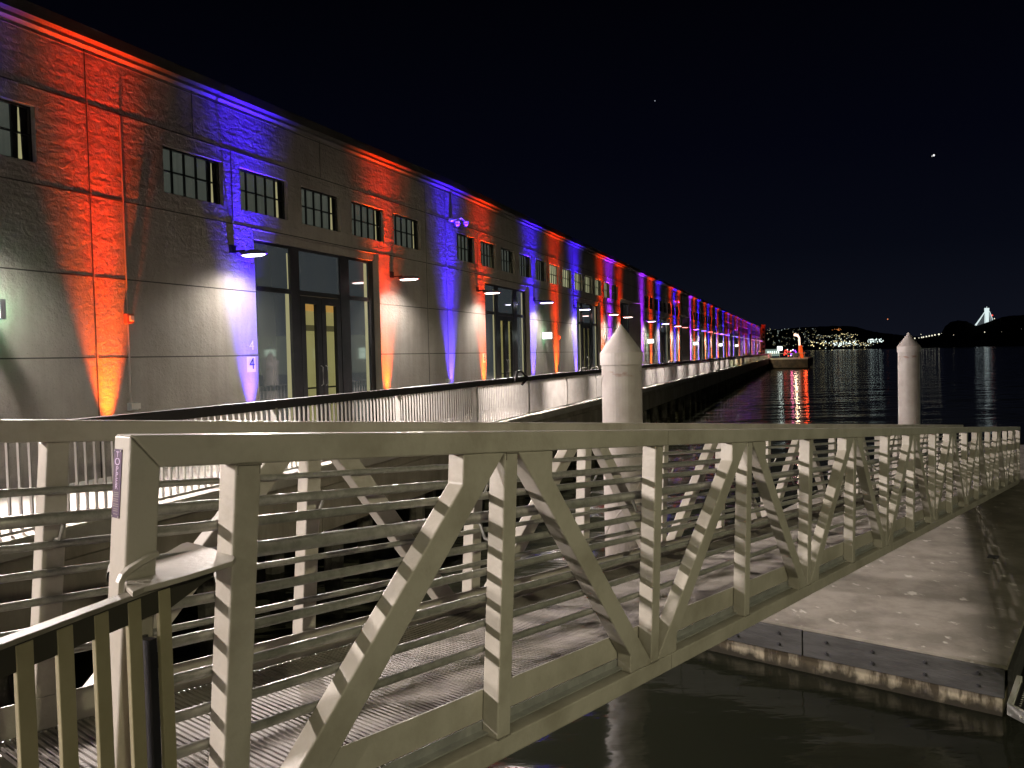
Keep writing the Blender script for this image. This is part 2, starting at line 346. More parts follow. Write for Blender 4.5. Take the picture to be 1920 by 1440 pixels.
# ================================================================== PIER SHED
shed = thing('pier_shed', W(-7.7, 0, 0), 'long concrete pier shed washed in orange and blue uplights', 'building')
def facade(mb, s0, s1, z0, z1, holes, depth=.18):
    xs = sorted({s0, s1, *[h[0] for h in holes], *[h[1] for h in holes]}); zs = sorted({z0, z1, *[h[2] for h in holes], *[h[3] for h in holes]})
    # subdivide long spans
    for a, b in zip(xs[:-1], xs[1:]):
        for c, d in zip(zs[:-1], zs[1:]):
            if any(h[0] <= a and b <= h[1] and h[2] <= c and d <= h[3] for h in holes): continue
            mb.face([W2(a, b, a, c), W2(a, b, b, c), W2(a, b, b, d), W2(a, b, a, d)])
    for h in holes:
        a, b, c, d = h[:4]; dp = h[4] if len(h) > 4 else depth
        fr = WA if (a+b)/2 < 0 else WB
        mb.face([fr(a, 0, c), fr(a, 0, d), fr(a, -dp, d), fr(a, -dp, c)]); mb.face([fr(b, 0, c), fr(b, 0, d), fr(b, -dp, d), fr(b, -dp, c)])
        mb.face([fr(a, 0, d), fr(b, 0, d), fr(b, -dp, d), fr(a, -dp, d)])
        if c > .1: mb.face([fr(a, 0, c), fr(b, 0, c), fr(b, -dp, c), fr(a, -dp, c)])
def W2(a, b, s, z): return (WA if (a+b)/2 < 0 else WB)(s, 0, z)
ZW0, ZW1 = 4.53, 5.31
wins = []           # s0,s1,kind
for i in range(-9, 6):
    c = -9.12+1.775*i
    if i == -1 or i == 5 or (i < -1 and -8 < i < -6): continue
    if c > -1: continue
    wins.append([c-.68, c+.66, 'curtain'])
for i in range(12):
    c = 1.45+1.737*i
    wins.append([c-.64, c+.64, 'lit' if i in (5, 6, 7, 8, 9, 10) else 'curtain'])
for i in range(8): c = 29.15+1.737*i; wins.append([c-.62, c+.62, 'dark'])
for i in range(12): c = 49.6+1.737*i; wins.append([c-.6, c+.6, 'dark'])
for i in range(8): c = 77.6+1.737*i; wins.append([c-.6, c+.6, 'dark'])
for i in range(12): c = 98.4+1.737*i; wins.append([c-.6, c+.6, 'dark'])
for i in range(16): c = 126.5+1.737*i; wins.append([c-.6, c+.6, 'dark'])
doors = [(-28.6, -24.3), (-18.2, -13.95), (-7.71, -3.42), (2.80, 7.0), (13.2, 17.42), (33.6, 38.0), (54.2, 58.4), (64.4, 68.4), (85, 89), (105.6, 109.6), (116, 120), (134.5, 138.5), (145, 149)]
bigs = [(21.75, 27.2), (42.4, 48.2), (71.0, 75.9), (91.9, 97.2), (119.9+1.2, 125.2)]
doors = [d for d in doors]
holes = [(a, b, ZW0, ZW1, .16) for a, b, k in wins] + [(a, b, 0, 4.22, .22) for a, b in doors] + [(a, b, 0, 4.68, .75) for a, b in bigs]
mb = MB()
facade(mb, S0, 0, 0, 6.5, [h for h in holes if h[1] <= 0])
facade(mb, 0, 158, 0, 6.5, [h for h in holes if h[0] >= 0])
mb.face([W(158, 0, 0), W(158, -30, 0), W(158, -30, 6.5), W(158, 0, 6.5)])
wall = mk('wall', mb, m_wall, shed)
# formwork joints and panel seams, thin raised/sunk ribs
m_joint = mat('joint_shadow', (.05, .044, .038), .9)
mb = MB(); mj = MB()
def clear_runs(z, s0, s1):
    hs = sorted((h[0], h[1]) for h in holes if h[2] <= z+.02 and h[3] >= z-.02); out = []; p = s0
    for a, b in hs:
        if b <= s0 or a >= s1: continue
        if a > p: out.append((p, a))
        p = max(p, b)
    if p < s1: out.append((p, s1))
    return out
for z in (1.82, 3.03, 4.24, 5.58):
    for fr, a0, a1 in ((WA, S0, -.02), (WB, .02, 158)):
        for a, b in clear_runs(z, a0, a1):
            mj.box(fr, a, b, .0012, .0030, z-.016, z+.003); mb.box(fr, a, b, 0.0, .003, z-.034, z-.016)
for s_, z0, z1 in ((-11.2, 0, 6.4), (-9.14, 5.6, 6.4), (-8.25, 4.26, 5.56), (-5.6, 5.6, 6.4), (-1.1, 0, 6.4), (.02, 0, 6.4), (2.28, 4.26, 5.56), (9.22, 4.26, 5.56), (12.7, 5.6, 6.4), (20.9, 5.6, 6.4), (28.3, 0, 6.4), (-21.3, 0, 6.4), (39.1, 4.26, 6.4), (49.0, 0, 6.4)):
    fr = WA if s_ < 0 else WB
    mj.box(fr, s_-.010, s_+.010, .0035, .0065, z0, z1); mb.box(fr, s_+.010, s_+.028, 0, .008, z0, z1)
mk('panel_joint', mj, m_joint, shed); mk('joint_ridge', mb, m_wall, shed)
# eave
mb = MB()
for fr, a0, a1 in ((WA, S0, 0), (WB, 0, 158.2)):
    mb.prism([fr(a0, .0, 6.37), fr(a0, .055, 6.42), fr(a0, .055, 6.47), fr(a0, -.1, 6.47)], [fr(a1, .0, 6.37), fr(a1, .055, 6.42), fr(a1, .055, 6.47), fr(a1, -.1, 6.47)]); mb.box(fr, a0, a1, 0, .010, 6.325, 6.345)
mk('cornice', mb, mat('cornice_paint', (.10, .09, .085), .7), shed)
mb = MB()
for fr, a0, a1 in ((WA, S0, 0.0), (WB, 0.0, 158.2)): mb.box(fr, a0, a1, -.6, .20, 6.472, 6.64)
for fr, a0, a1 in ((WA, S0, 0), (WB, 0, 158.2)): mb.face([fr(a0, -.6, 6.62), fr(a1, -.6, 6.62), fr(a1, -16, 6.7), fr(a0, -16, 6.7)])
m_gutter = mat('gutter_metal', (.03, .027, .023), .7)
mk('roof', mb, m_gutter, shed)
# windows: build one of each kind then copy
def window(kind, s0, s1):
    fr = WA if s0 < 0 else WB; wd = s1-s0
    f = MB(); t_ = .028; b0, b1 = -.13, -.085
    f.box(fr, s0, s0+t_, b0, b1, ZW0, ZW1); f.box(fr, s1-t_, s1, b0, b1, ZW0, ZW1); f.box(fr, s0+t_, s1-t_, b0, b1, ZW0, ZW0+t_); f.box(fr, s0+t_, s1-t_, b0, b1, ZW1-t_, ZW1)
    for i in range(1, 5): c = s0+wd*i/5; f.box(fr, c-.013, c+.013, b0+.004, b1-.004, ZW0+t_, ZW1-t_)
    zm = (ZW0+ZW1)/2
    for i in range(5): f.box(fr, s0+wd*i/5+(.0131 if i else t_), s0+wd*(i+1)/5-(.0131 if i < 4 else t_), b0+.004, b1-.004, zm-.012, zm+.012)
    o = mk('window', f, m_black, shed)
    p = MB(); g = .84 if kind == 'curtain' else 1.0
    p.face([fr(s0, -.15, ZW0), fr(s0+wd*g, -.15, ZW0), fr(s0+wd*g, -.15, ZW1), fr(s0, -.15, ZW1)])
    if kind == 'curtain':
        a = s0+wd*(.85+random.uniform(0, .04)); a2 = s0+wd*(.90+random.uniform(0, .03))
        p.face([fr(a, -.149, ZW0), fr(a2+.02, -.149, ZW0), fr(a2, -.149, ZW1-.03), fr(a+.02, -.149, ZW1-.03)], 1)
        p.face([fr(s0+wd*.78, -.152, ZW0), fr(s1, -.152, ZW0), fr(s1, -.152, ZW1), fr(s0+wd*.78, -.152, ZW1)], 2)
    mk('pane', p, [{'curtain': m_curtain, 'lit': m_curtain_lit, 'dark': m_curtain_dark}[kind], m_slit, m_black], o)
for a, b, k in wins: window(k, a, b)
# storefront entrances
def entrance(a, b, far=False, big=False):
    fr = WA if a < 0 else WB; H = 4.68 if big else 4.22; dp = -.74 if big else -.20; hb = H-.17 if not big else H
    root = bpy.data.objects.new('entrance', None); COL.objects.link(root); root.parent = shed; root.location = fr(a, 0, 0)-wloc(shed)
    wd = b-a
    if not big:
        q = MB(); q.box(fr, a, b, dp-.06, dp+.10, hb, H-.001); mk('head_beam', q, m_wall, root)
    f = MB(); y0, y1 = dp-.05, dp+.03
    zt = 3.12
    m1, m2 = (a+1.22, a+1.50), (a+2.93, a+3.27)
    if big: m1, m2 = (a+wd*.3, a+wd*.3+.2), (a+wd*.66, a+wd*.66+.2)
    f.box(fr, a, a+.07, y0, y1, 0, hb); f.box(fr, b-.20, b, y0, y1, 0, hb); f.box(fr, a+.07, b-.20, y0, y1, hb-.06, hb)
    for m in (m1, m2): f.box(fr, m[0], m[1], y0, y1+.02, 0, hb-.06)
    for u, v in ((a+.07, m1[0]), (m1[1], m2[0]), (m2[1], b-.20)): f.box(fr, u, v, y0, y1-.01, zt-.05, zt+.05)
    f.box(fr, a+.07, m1[0], y0, y1-.01, 0, .12); f.box(fr, m2[1], b-.2, y0, y1-.01, 0, .12)
    mk('frame', f, m_dark, root)
    g = MB()
    for u, v in ((a+.07, m1[0]), (m1[1], m2[0]), (m2[1], b-.20)):
        g.face([fr(u, dp, zt+.05), fr(v, dp, zt+.05), fr(v, dp, hb-.06), fr(u, dp, hb-.06)])
    for u, v in ((a+.07, m1[0]), (m2[1], b-.20)): g.face([fr(u, dp, .12), fr(v, dp, .12), fr(v, dp, zt-.05), fr(u, dp, zt-.05)])
    mk('glazing', g, m_blueglass if not big else m_curtain_dark, root)
    # warm slits where the curtains part
    sl = MB()
    sl.face([fr(m1[0]-.16, dp+.004, .12), fr(m1[0]-.02, dp+.004, .12), fr(m1[0]-.02, dp+.004, zt-.05), fr(m1[0]-.13, dp+.004, zt-.05)])
    sl.face([fr(m1[0]-.05, dp+.004, zt+.05), fr(m1[0]-.02, dp+.004, zt+.05), fr(m1[0]-.02, dp+.004, hb-.15), fr(m1[0]-.06, dp+.004, hb-.15)])
    sl.face([fr(b-.36, dp+.004, .9), fr(b-.24, dp+.004, .9), fr(b-.24, dp+.004, hb-.08), fr(b-.36, dp+.004, hb-.08)])
    mk('curtain_gap', sl, m_slit if not big else m_curtain, root)
    # pair of glazed doors
    c = (m1[1]+m2[0])/2
    for (u, v, hs) in ((m1[1]+.02, c-.008, 1), (c+.008, m2[0]-.02, -1)):
        d = MB(); st = .15 if not far else .2
        d.box(fr, u, u+st, y0+.01, y1+.015, .02, zt-.06); d.box(fr, v-st, v, y0+.01, y1+.015, .02, zt-.06); d.box(fr, u+st, v-st, y0+.01, y1+.015, .02, .28); d.box(fr, u+st, v-st, y0+.01, y1+.015, zt-.22, zt-.06)
        door = mk('door', d, m_dark, root)
        gl = MB(); gl.face([fr(u+st, dp, .28), fr(v-st, dp, .28), fr(v-st, dp, zt-.22), fr(u+st, dp, zt-.22)]); mk('door_glass', gl, m_glass, door)
        if not far:
            hx = v-st*.5 if hs > 0 else u+st*.5
            h_ = MB(); h_.tube([fr(hx, y1+.02, 1.15), fr(hx, y1+.07, 1.18), fr(hx, y1+.07, 1.55), fr(hx, y1+.02, 1.58)], .013); mk('handle', h_, m_alu, door)
    # room behind the doors, its lighting put into emissive surfaces
    r = MB(); u, v = m1[1]-.3, m2[0]+3.4; D = dp-2.0
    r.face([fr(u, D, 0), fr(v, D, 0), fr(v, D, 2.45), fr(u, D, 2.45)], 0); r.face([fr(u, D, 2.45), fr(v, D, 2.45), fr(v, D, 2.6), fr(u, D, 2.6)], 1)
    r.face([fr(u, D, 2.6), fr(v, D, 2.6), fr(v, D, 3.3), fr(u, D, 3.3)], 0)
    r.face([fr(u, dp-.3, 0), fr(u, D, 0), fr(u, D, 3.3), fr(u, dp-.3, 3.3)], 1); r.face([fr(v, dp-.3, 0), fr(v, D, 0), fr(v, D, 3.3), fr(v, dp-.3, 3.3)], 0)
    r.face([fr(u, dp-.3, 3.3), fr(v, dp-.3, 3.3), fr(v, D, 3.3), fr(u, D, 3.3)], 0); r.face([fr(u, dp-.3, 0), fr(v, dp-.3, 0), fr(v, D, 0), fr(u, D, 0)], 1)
    r.box(fr, u+.1, v-.1, D+.05, D+.25, 2.95, 3.15, 2)
    r.box(fr, u+.02, v-.02, D+.7, D+.74, 1.02, 1.06, 3); r.box(fr, u+.02, v-.02, D+.7, D+.74, .62, .65, 3)
    for q in range(5): r.box(fr, u+.2+q*.42, u+.24+q*.42, D+.7, D+.74, 0, 1.02, 3)
    mk('lobby', r, [m_room, m_roomdk, m_wood, m_black], root)
for i, (a, b) in enumerate(doors): entrance(a, b, far=a > 20)
for a, b in bigs: entrance(a, b, far=True, big=True)
# door numbers painted on the wall
def text(s, size, M4, m, parent, name='number', ext=.002):
    cu = bpy.data.curves.new('txt', 'FONT'); cu.body = s; cu.size = size; cu.extrude = ext; cu.align_x = 'CENTER'; cu.align_y = 'CENTER'
    o = bpy.data.objects.new('txt', cu); COL.objects.link(o); dg = bpy.context.evaluated_depsgraph_get()
    me = bpy.data.meshes.new_from_object(o.evaluated_get(dg)); bpy.data.objects.remove(o)
    me.transform(M4); base = wloc(parent); me.transform(Matrix.Translation(-base)); me.materials.clear(); me.materials.append(m)
    q = bpy.data.objects.new(name, me); COL.objects.link(q); q.parent = parent; return q
def wallM(fr, s_, off, z, sx=1):
    Mx = Matrix((fr.a, fr.c, fr.b)).transposed().to_4x4(); Mx = Mx @ Matrix.Diagonal((sx, 1, 1, 1)); Mx.translation = fr(s_, off, z); return Mx
m_num = mat('number_paint', (.05, .04, .07), .6); m_plate = mat('pale_paint', (.62, .58, .55), .7)
def number(s, s_, z, sx=.95):
    fr = WA if s_ < 0 else WB
    p = MB(); p.box(fr, s_-.13, s_+.10, .0005, .004, z-.15, z+.14); pl = mk('number_plate', p, m_plate, shed)
    text(s, .30, wallM(fr, s_, .0085, z, sx), m_num, pl)
number('4', -7.885, 1.655); number('6', 2.62, 1.66)
g4 = text('4', .26, wallM(WA, -7.87, .006, 2.0, .95), m_plate, shed, 'old_number')

# ---------------- uplights
m_can = mat('fixture_grey', (.2, .2, .2), .5)
OR, BL, PU = (1, .016, .002), (.035, .002, 1), (.30, .012, 1)
ups = [(-28.9, 'B'), (-24.0, 'O'), (-21.6, 'O'), (-18.5, 'B'), (-13.6, 'B'), (-11.05, 'O'), (-7.95, 'B'), (-3.2, 'O'), (.15, 'B'), (2.55, 'O'), (7.25, 'B'), (10.1, 'O'), (12.95, 'B'), (17.65, 'O'), (19.3, 'P'), (21.5, 'O'), (27.6, 'P'), (30.4, 'O'), (33.3, 'B'), (38.4, 'O'), (40.1, 'B'), (42.1, 'O'), (48.6, 'P'), (50.9, 'O'), (53.8, 'B'), (58.8, 'O'), (61.5, 'B'), (64.1, 'O'), (68.8, 'B'), (70.4, 'O')]
k = 0; s_ = 76.4
while s_ < 157: ups.append((s_, 'BOPO'[k % 4] if s_ < 110 else 'PBPO'[k % 4])); s_ += 3.0 if k % 2 else 3.6; k += 1
ORD = ['first', 'second', 'third', 'fourth', 'fifth', 'sixth', 'seventh', 'eighth', 'ninth', 'tenth', 'eleventh', 'twelfth', 'thirteenth', 'fourteenth', 'fifteenth', 'sixteenth', 'seventeenth', 'eighteenth', 'nineteenth', 'twentieth', 'twenty-first', 'twenty-second', 'twenty-third', 'twenty-fourth', 'twenty-fifth', 'twenty-sixth', 'twenty-seventh']
ncol = {'O': 0, 'B': 0, 'P': 0}
colname = {'O': 'orange', 'B': 'blue', 'P': 'violet'}
where = {-11.05: 'beside the leftmost alarm conduit', -7.95: 'under the painted number 4', -3.2: 'right of the first doorway', .15: 'between the first and second doorway', 2.55: 'left of the second doorway', 7.25: 'right of the second doorway', 10.1: 'under the alarm between second and third doorways', 12.95: 'left of the third doorway', 17.65: 'right of the third doorway'}
can = None
for i, (s_, c) in enumerate(ups):
    fr = WA if s_ < 0 else WB
    p = fr(s_, .30, .0)
    lab = f'small wall-washer throwing {colname[c]} light up the wall ' + where.get(s_, 'of the far half of the shed' if s_ > 20 else 'beyond the left edge')
    if s_ > 20: lab = f'{ORD[ncol[c]]} {colname[c]} wall-washer past the large pile, counting into the distance'; ncol[c] += 1
    if can is None:
        can = thing('uplight', p, lab, 'uplight', 'uplights along the foot of the shed wall')
        q = MB(); q.tube([p+Vector((0, 0, .001)), p+Vector((0, 0, .16))], .06, 10); q.box(FR(p, (1, 0, 0), (0, 1, 0), (0, 0, 1)), -.09, .09, -.09, .09, .0015, .02); mk('housing', q, m_can, can)
        r = can
    else: r = copy_thing(can, p); r['label'] = lab
    pw = {'O': P_UP_O, 'B': P_UP_B, 'P': P_UP_B}[c]; cl = {'O': OR, 'B': BL, 'P': PU}[c]
    src = fr(s_, .25, .2); d_ = fr(s_, .25+.095*6, 6.2)-src; spot('beam', src, d_, pw*5.2, cl, 25, 1, .025, r)
    src = fr(s_, .19, .2); tgt = fr(s_, .02, 5.6); spot('base_beam', src, tgt-src, pw*(1.0 if c == 'O' else .62), {'O': (1, .10, .003), 'B': (.09, .045, 1), 'P': (.38, .06, 1)}[c], 30, 1, .025, r)
# ---------------- wall lamps
m_head = mat('lamp_head', (.11, .11, .115), .45)
lamps = [-29.2, -23.7, -18.8, -13.35, -8.3, -2.87, 2.18, 7.5, 12.75, 18.1, 21.35, 28.1, 33.1, 38.5, 42.0, 48.7, 53.7, 58.9, 63.9, 69.1, 70.8, 76.3, 84.5, 89.5, 97.6, 105.1, 110.1, 120.5, 126, 134, 139, 144.5, 149.5, 156]
lwhere = {-8.3: 'left of the doorway numbered 4', -2.87: 'right of the doorway numbered 4', 2.18: 'left of the second doorway', 7.5: 'right of the second doorway, above the second exit sign', 12.75: 'left of the third doorway', 18.1: 'right of the third doorway', 21.35: 'just above the tip of the large pile', 28.1: 'right of the first tall recess'}
l0 = None
def build_lamp(s_, lab, ml=None):
    fr = WA if s_ < 0 else WB; p = fr(s_, 0, 3.6)
    r = thing('wall_lamp', p, lab, 'lamp', 'wall lamps on arms along the shed')
    q = MB(); q.box(fr, s_-.075, s_+.075, .003, .032, 3.69, 3.84); q.box(fr, s_-.014, s_+.014, .032, .30, 3.70, 3.73); mk('bracket', q, m_black, r)
    q = MB(); N = 20
    def ring(sa, sb, z): return [fr(s_+sa*math.sin(2*math.pi*i/N), .50-sb*math.cos(2*math.pi*i/N), z) for i in range(N)]
    q.prism(ring(.14, .29, 3.625), ring(.12, .26, 3.68)); q.prism(ring(.07, .16, 3.6805), ring(.06, .14, 3.71)); q.box(fr, s_-.03, s_+.03, .2, .34, 3.6705, 3.699)
    mk('head', q, m_head, r, bevel=.006)
    q = MB(); q.prism([fr(s_+.12*math.sin(2*math.pi*i/N), .50-.25*math.cos(2*math.pi*i/N), 3.623) for i in range(N)], [fr(s_+.09*math.sin(2*math.pi*i/N), .50-.20*math.cos(2*math.pi*i/N), 3.602) for i in range(N)])
    mk('lens', q, ml or m_lens, r)
    return r
m_lens2 = emis('far_lamp_lens', (1, .82, .85), 1.6)
pa = pb = pc = None; nl_ = 0
for s_ in lamps:
    fr = WA if s_ < 0 else WB
    lab = 'flat white-glowing wall lamp ' + lwhere.get(s_, 'in the tiny far row down the shed' if s_ > 30 else 'beyond the left edge of the photo')
    if s_ > 22: lab = f'{ORD[nl_]} wall lamp past the large pile, counting into the distance'; nl_ += 1
    if s_ < 0:
        if pa is None: pa = build_lamp(s_, lab); r = pa
        else: r = copy_thing(pa, fr(s_, 0, 3.6))
    elif s_ > 40:
        if pc is None: pc = build_lamp(s_, lab, m_lens2); r = pc
        else: r = copy_thing(pc, fr(s_, 0, 3.6))
    else:
        if pb is None: pb = build_lamp(s_, lab); r = pb
        else: r = copy_thing(pb, fr(s_, 0, 3.6))
    r['label'] = lab
    p = fr(s_, .70, 3.595); n_ = fr(s_, 1.70, 3.595)-p
    spot('downlight', p, -n_*.10+Vector((0, 0, -1)), P_WALL*(1 if s_ < 60 else .7), (1, .94, .84), 146, 1, .12, r)
    if s_ < 62: spot('throw', p, n_*1.0+Vector((0, 0, -.55)), P_OUT*(3.9 if s_ < -20 else 2.8 if s_ < 6 else 1.7), (1, .88, .82), 140, .6, .07, r)
    else: spot('throw', p, n_*1.0+Vector((0, 0, -.9)), P_OUT*.9, (1, .66, .30) if int(s_) % 3 else (.95, 1, .6), 140, .6, .07, r)
# ---------------- exit signs, alarms, conduits, cameras
for i, s_ in enumerate((-12.86, 8.35, 29.2, 50.2, 71.2, 92)):
    fr = WA if s_ < 0 else WB; lab = ['glowing white exit sign box at the left edge with green glow', 'glowing exit sign box between the second doorway and the orange pipe strip', 'glowing exit sign box right of the first tall recess', 'fourth glowing exit sign box along the shed', 'fifth glowing exit sign box far down the shed', 'farthest glowing exit sign box'][i]
    r = thing('exit_sign', fr(s_, 0, 2.45), lab, 'exit sign', 'illuminated exit signs projecting from the shed')
    q = MB(); q.box(fr, s_-.035, s_+.035, .02, .42, 2.31, 2.57); mk('box', q, m_head, r)
    q = MB(); q.box(fr, s_-.040, s_-.0355, .035, .405, 2.325, 2.555); q.box(fr, s_+.0355, s_+.040, .035, .405, 2.325, 2.555); mk('lit_face', q, m_exit, r)
    point('glow', fr(s_-.12, .16, 2.45), .9, (.25, 1, .40), .06, r); point('glow', fr(s_+.10, .14, 2.46), 7.5, (.22, 1, .42), .05, r)
m_red = mat('alarm_red', (.45, .12, .07), .45); m_cond = mat('conduit', (.27, .24, .22), .6)
for i, s_ in enumerate((-10.63, 10.42, 31.2, 52.0)):
    fr = WA if s_ < 0 else WB; nm = ('left of the first doorway', 'between the second and third doorways', 'right of the first tall recess', 'far down the shed')[i]
    r = thing('fire_alarm', fr(s_, 0, 2.4), f'small box alarm on its conduit, {nm}', 'alarm', 'fire alarm strobes on the shed')
    q = MB(); q.box(fr, s_-.065, s_+.065, .002, .075, 2.34, 2.49); mk('back_box', q, m_red, r, bevel=.005)
    q = MB(); q.box(fr, s_-.03, s_+.045, .0755, .11, 2.37, 2.46); mk('strobe', q, m_plate, r, bevel=.008)
    q = MB(); q.tube([fr(s_, .022, 1.12), fr(s_, .022, 2.34)], .013, 6); q.tube([fr(s_, .022, 2.49), fr(s_, .022, 5.52 if i == 0 else 6.3)], .013, 6); mk('conduit', q, m_cond, r)
for i, s_ in enumerate((-10.63, -.12)):
    fr = WA; r = thing('outlet_box', fr(s_, 0, 1.0), ('metal outlet box low on the wall beside the orange strip', 'metal outlet box low on the wall beside the blue strip between doorways')[i], 'outlet box')
    q = MB(); q.box(fr, s_-.07, s_+.07, .002, .09, .98, 1.10); mk('box', q, m_alu, r, bevel=.006); q = MB(); q.box(fr, s_-.05, s_+.10, .09, .105, 1.0, 1.09); mk('cover', q, m_plate, r)
for i, s_ in enumerate((.38, 39.3)):
    r = thing('security_camera', WB(s_, 0, 5.6), ('pair of white dome cameras under a drain pipe near the roof', 'white dome camera on an arm over the far windows')[i], 'camera')
    q = MB(); q.tube([WB(s_, .05, 6.33), WB(s_, .05, 5.62)], .022, 8); mk('pipe', q, m_cond, r)
    q = MB(); q.box(WB, s_-.1, s_+.1, .0, .08, 5.55, 5.62); q.tube([WB(s_, .08, 5.58), WB(s_, .35, 5.62), WB(s_+.02, .42, 5.55)], .02, 6); mk('arm', q, m_plate, r)
    for dx, off in ((-.05, .25), (.1, .45)):
        q = MB(); c = WB(s_+dx, off, 5.46); q.tube([c+Vector((0, 0, .10)), c+Vector((0, 0, .02))], .07, 10); q.ball(c, .065, 10, 6); mk('dome', q, m_plate, r, smooth=True)
# ---------------- bike loops on the promenade, black angled frame
for i, (s_, nm) in enumerate(((8.9, 'first tubular handrail loop behind the railing by the orange strip'), (10.6, 'second tubular handrail loop behind the railing left of the third doorway'), (29.2, 'tubular handrail loop beyond the large pile by the third exit sign'), (31.4, 'tubular handrail loop beyond the large pile left of the fifth doorway'))):
    r = thing('tubular_loop', WB(s_, 1.3, 0), nm, 'handrail loop', 'tubular loops on the promenade')
    q = MB(); q.tube([WB(s_, 1.3, 0), WB(s_, 1.3, 1.02), WB(s_+.06, 1.3, 1.12), WB(s_+.16, 1.3, 1.16), WB(s_+1.0, 1.3, 1.16), WB(s_+1.1, 1.3, 1.12), WB(s_+1.16, 1.3, 1.02), WB(s_+1.16, 1.3, 0)], .028, 8)
    q.tube([WB(s_+.02, 1.3, .78), WB(s_+1.14, 1.3, .78)], .02, 8); mk('tube', q, m_white, r, smooth=True)
r = thing('angled_frame', RL(-.9, -.35, 0), 'black angular metal frame poking above the promenade railing', 'frame')
q = MB(); q.tube([RL(-1.25, .075, .98), RL(-1.05, .075, 1.26), RL(-.72, .075, 1.27), RL(-.12, .075, 1.07), RL(-.5, .075, .95), RL(-.62, .075, .90)], .035, 6); mk('tube', q, m_black, r)

# ================================================================== PROMENADE RAILING
rail = thing('promenade_railing', RL(-15, 0, 0), 'long white picket railing with dark cap and painted shade band along the promenade', 'railing')
q = MB(); q.box(RL, S0, S1, -.10, .036, 1.092, 1.115); q.box(RL, S0, S1, .0305, .048, .985, 1.0915); mk('rail_cap_and_shade_board', q, m_cap_shade, rail)  # front board stands in for the shadow on the picket tops
q = MB(); q.box(RL, S0, S1, -.028, .028, .03, .06); mk('bottom_rail', q, m_white, rail)
q = MB(); q.box(RL, S0, S1, .05, .235, .0015, .03); q.box(RL, S0, S1, .16, .239, -.075, .0012); mk('curb', q, m_curb, rail)
post = 0; s_ = -11.3-3.77*6
while s_ < S1-1:
    q = MB()
    q.box(RL, s_-.020, s_+.020, -.045, .062, .0, .985)
    q.prism([RL(s_-.022, -.04, .985), RL(s_-.022, .045, .90), RL(s_-.022, .05, 1.0), RL(s_-.022, -.02, 1.074), RL(s_-.022, -.09, 1.074)], [RL(s_+.022, -.04, .985), RL(s_+.022, .045, .90), RL(s_+.022, .05, 1.0), RL(s_+.022, -.02, 1.074), RL(s_+.022, -.09, 1.074)])
    q.box(RL, s_-.03, s_+.03, .046, .075, .90, .93)
    mk('post', q, m_white, rail)
    q = MB(); n_ = 30; st = 3.77/31
    for j in range(1, 31):
        x = s_+.03+j*(3.71/31)
        if x > S1-.1: break
        q.box(RL, x-.008, x+.008, -.018, .016, .0605, 1.0915)
    mk('picket_panel', q, m_white, rail)
    s_ += 3.77

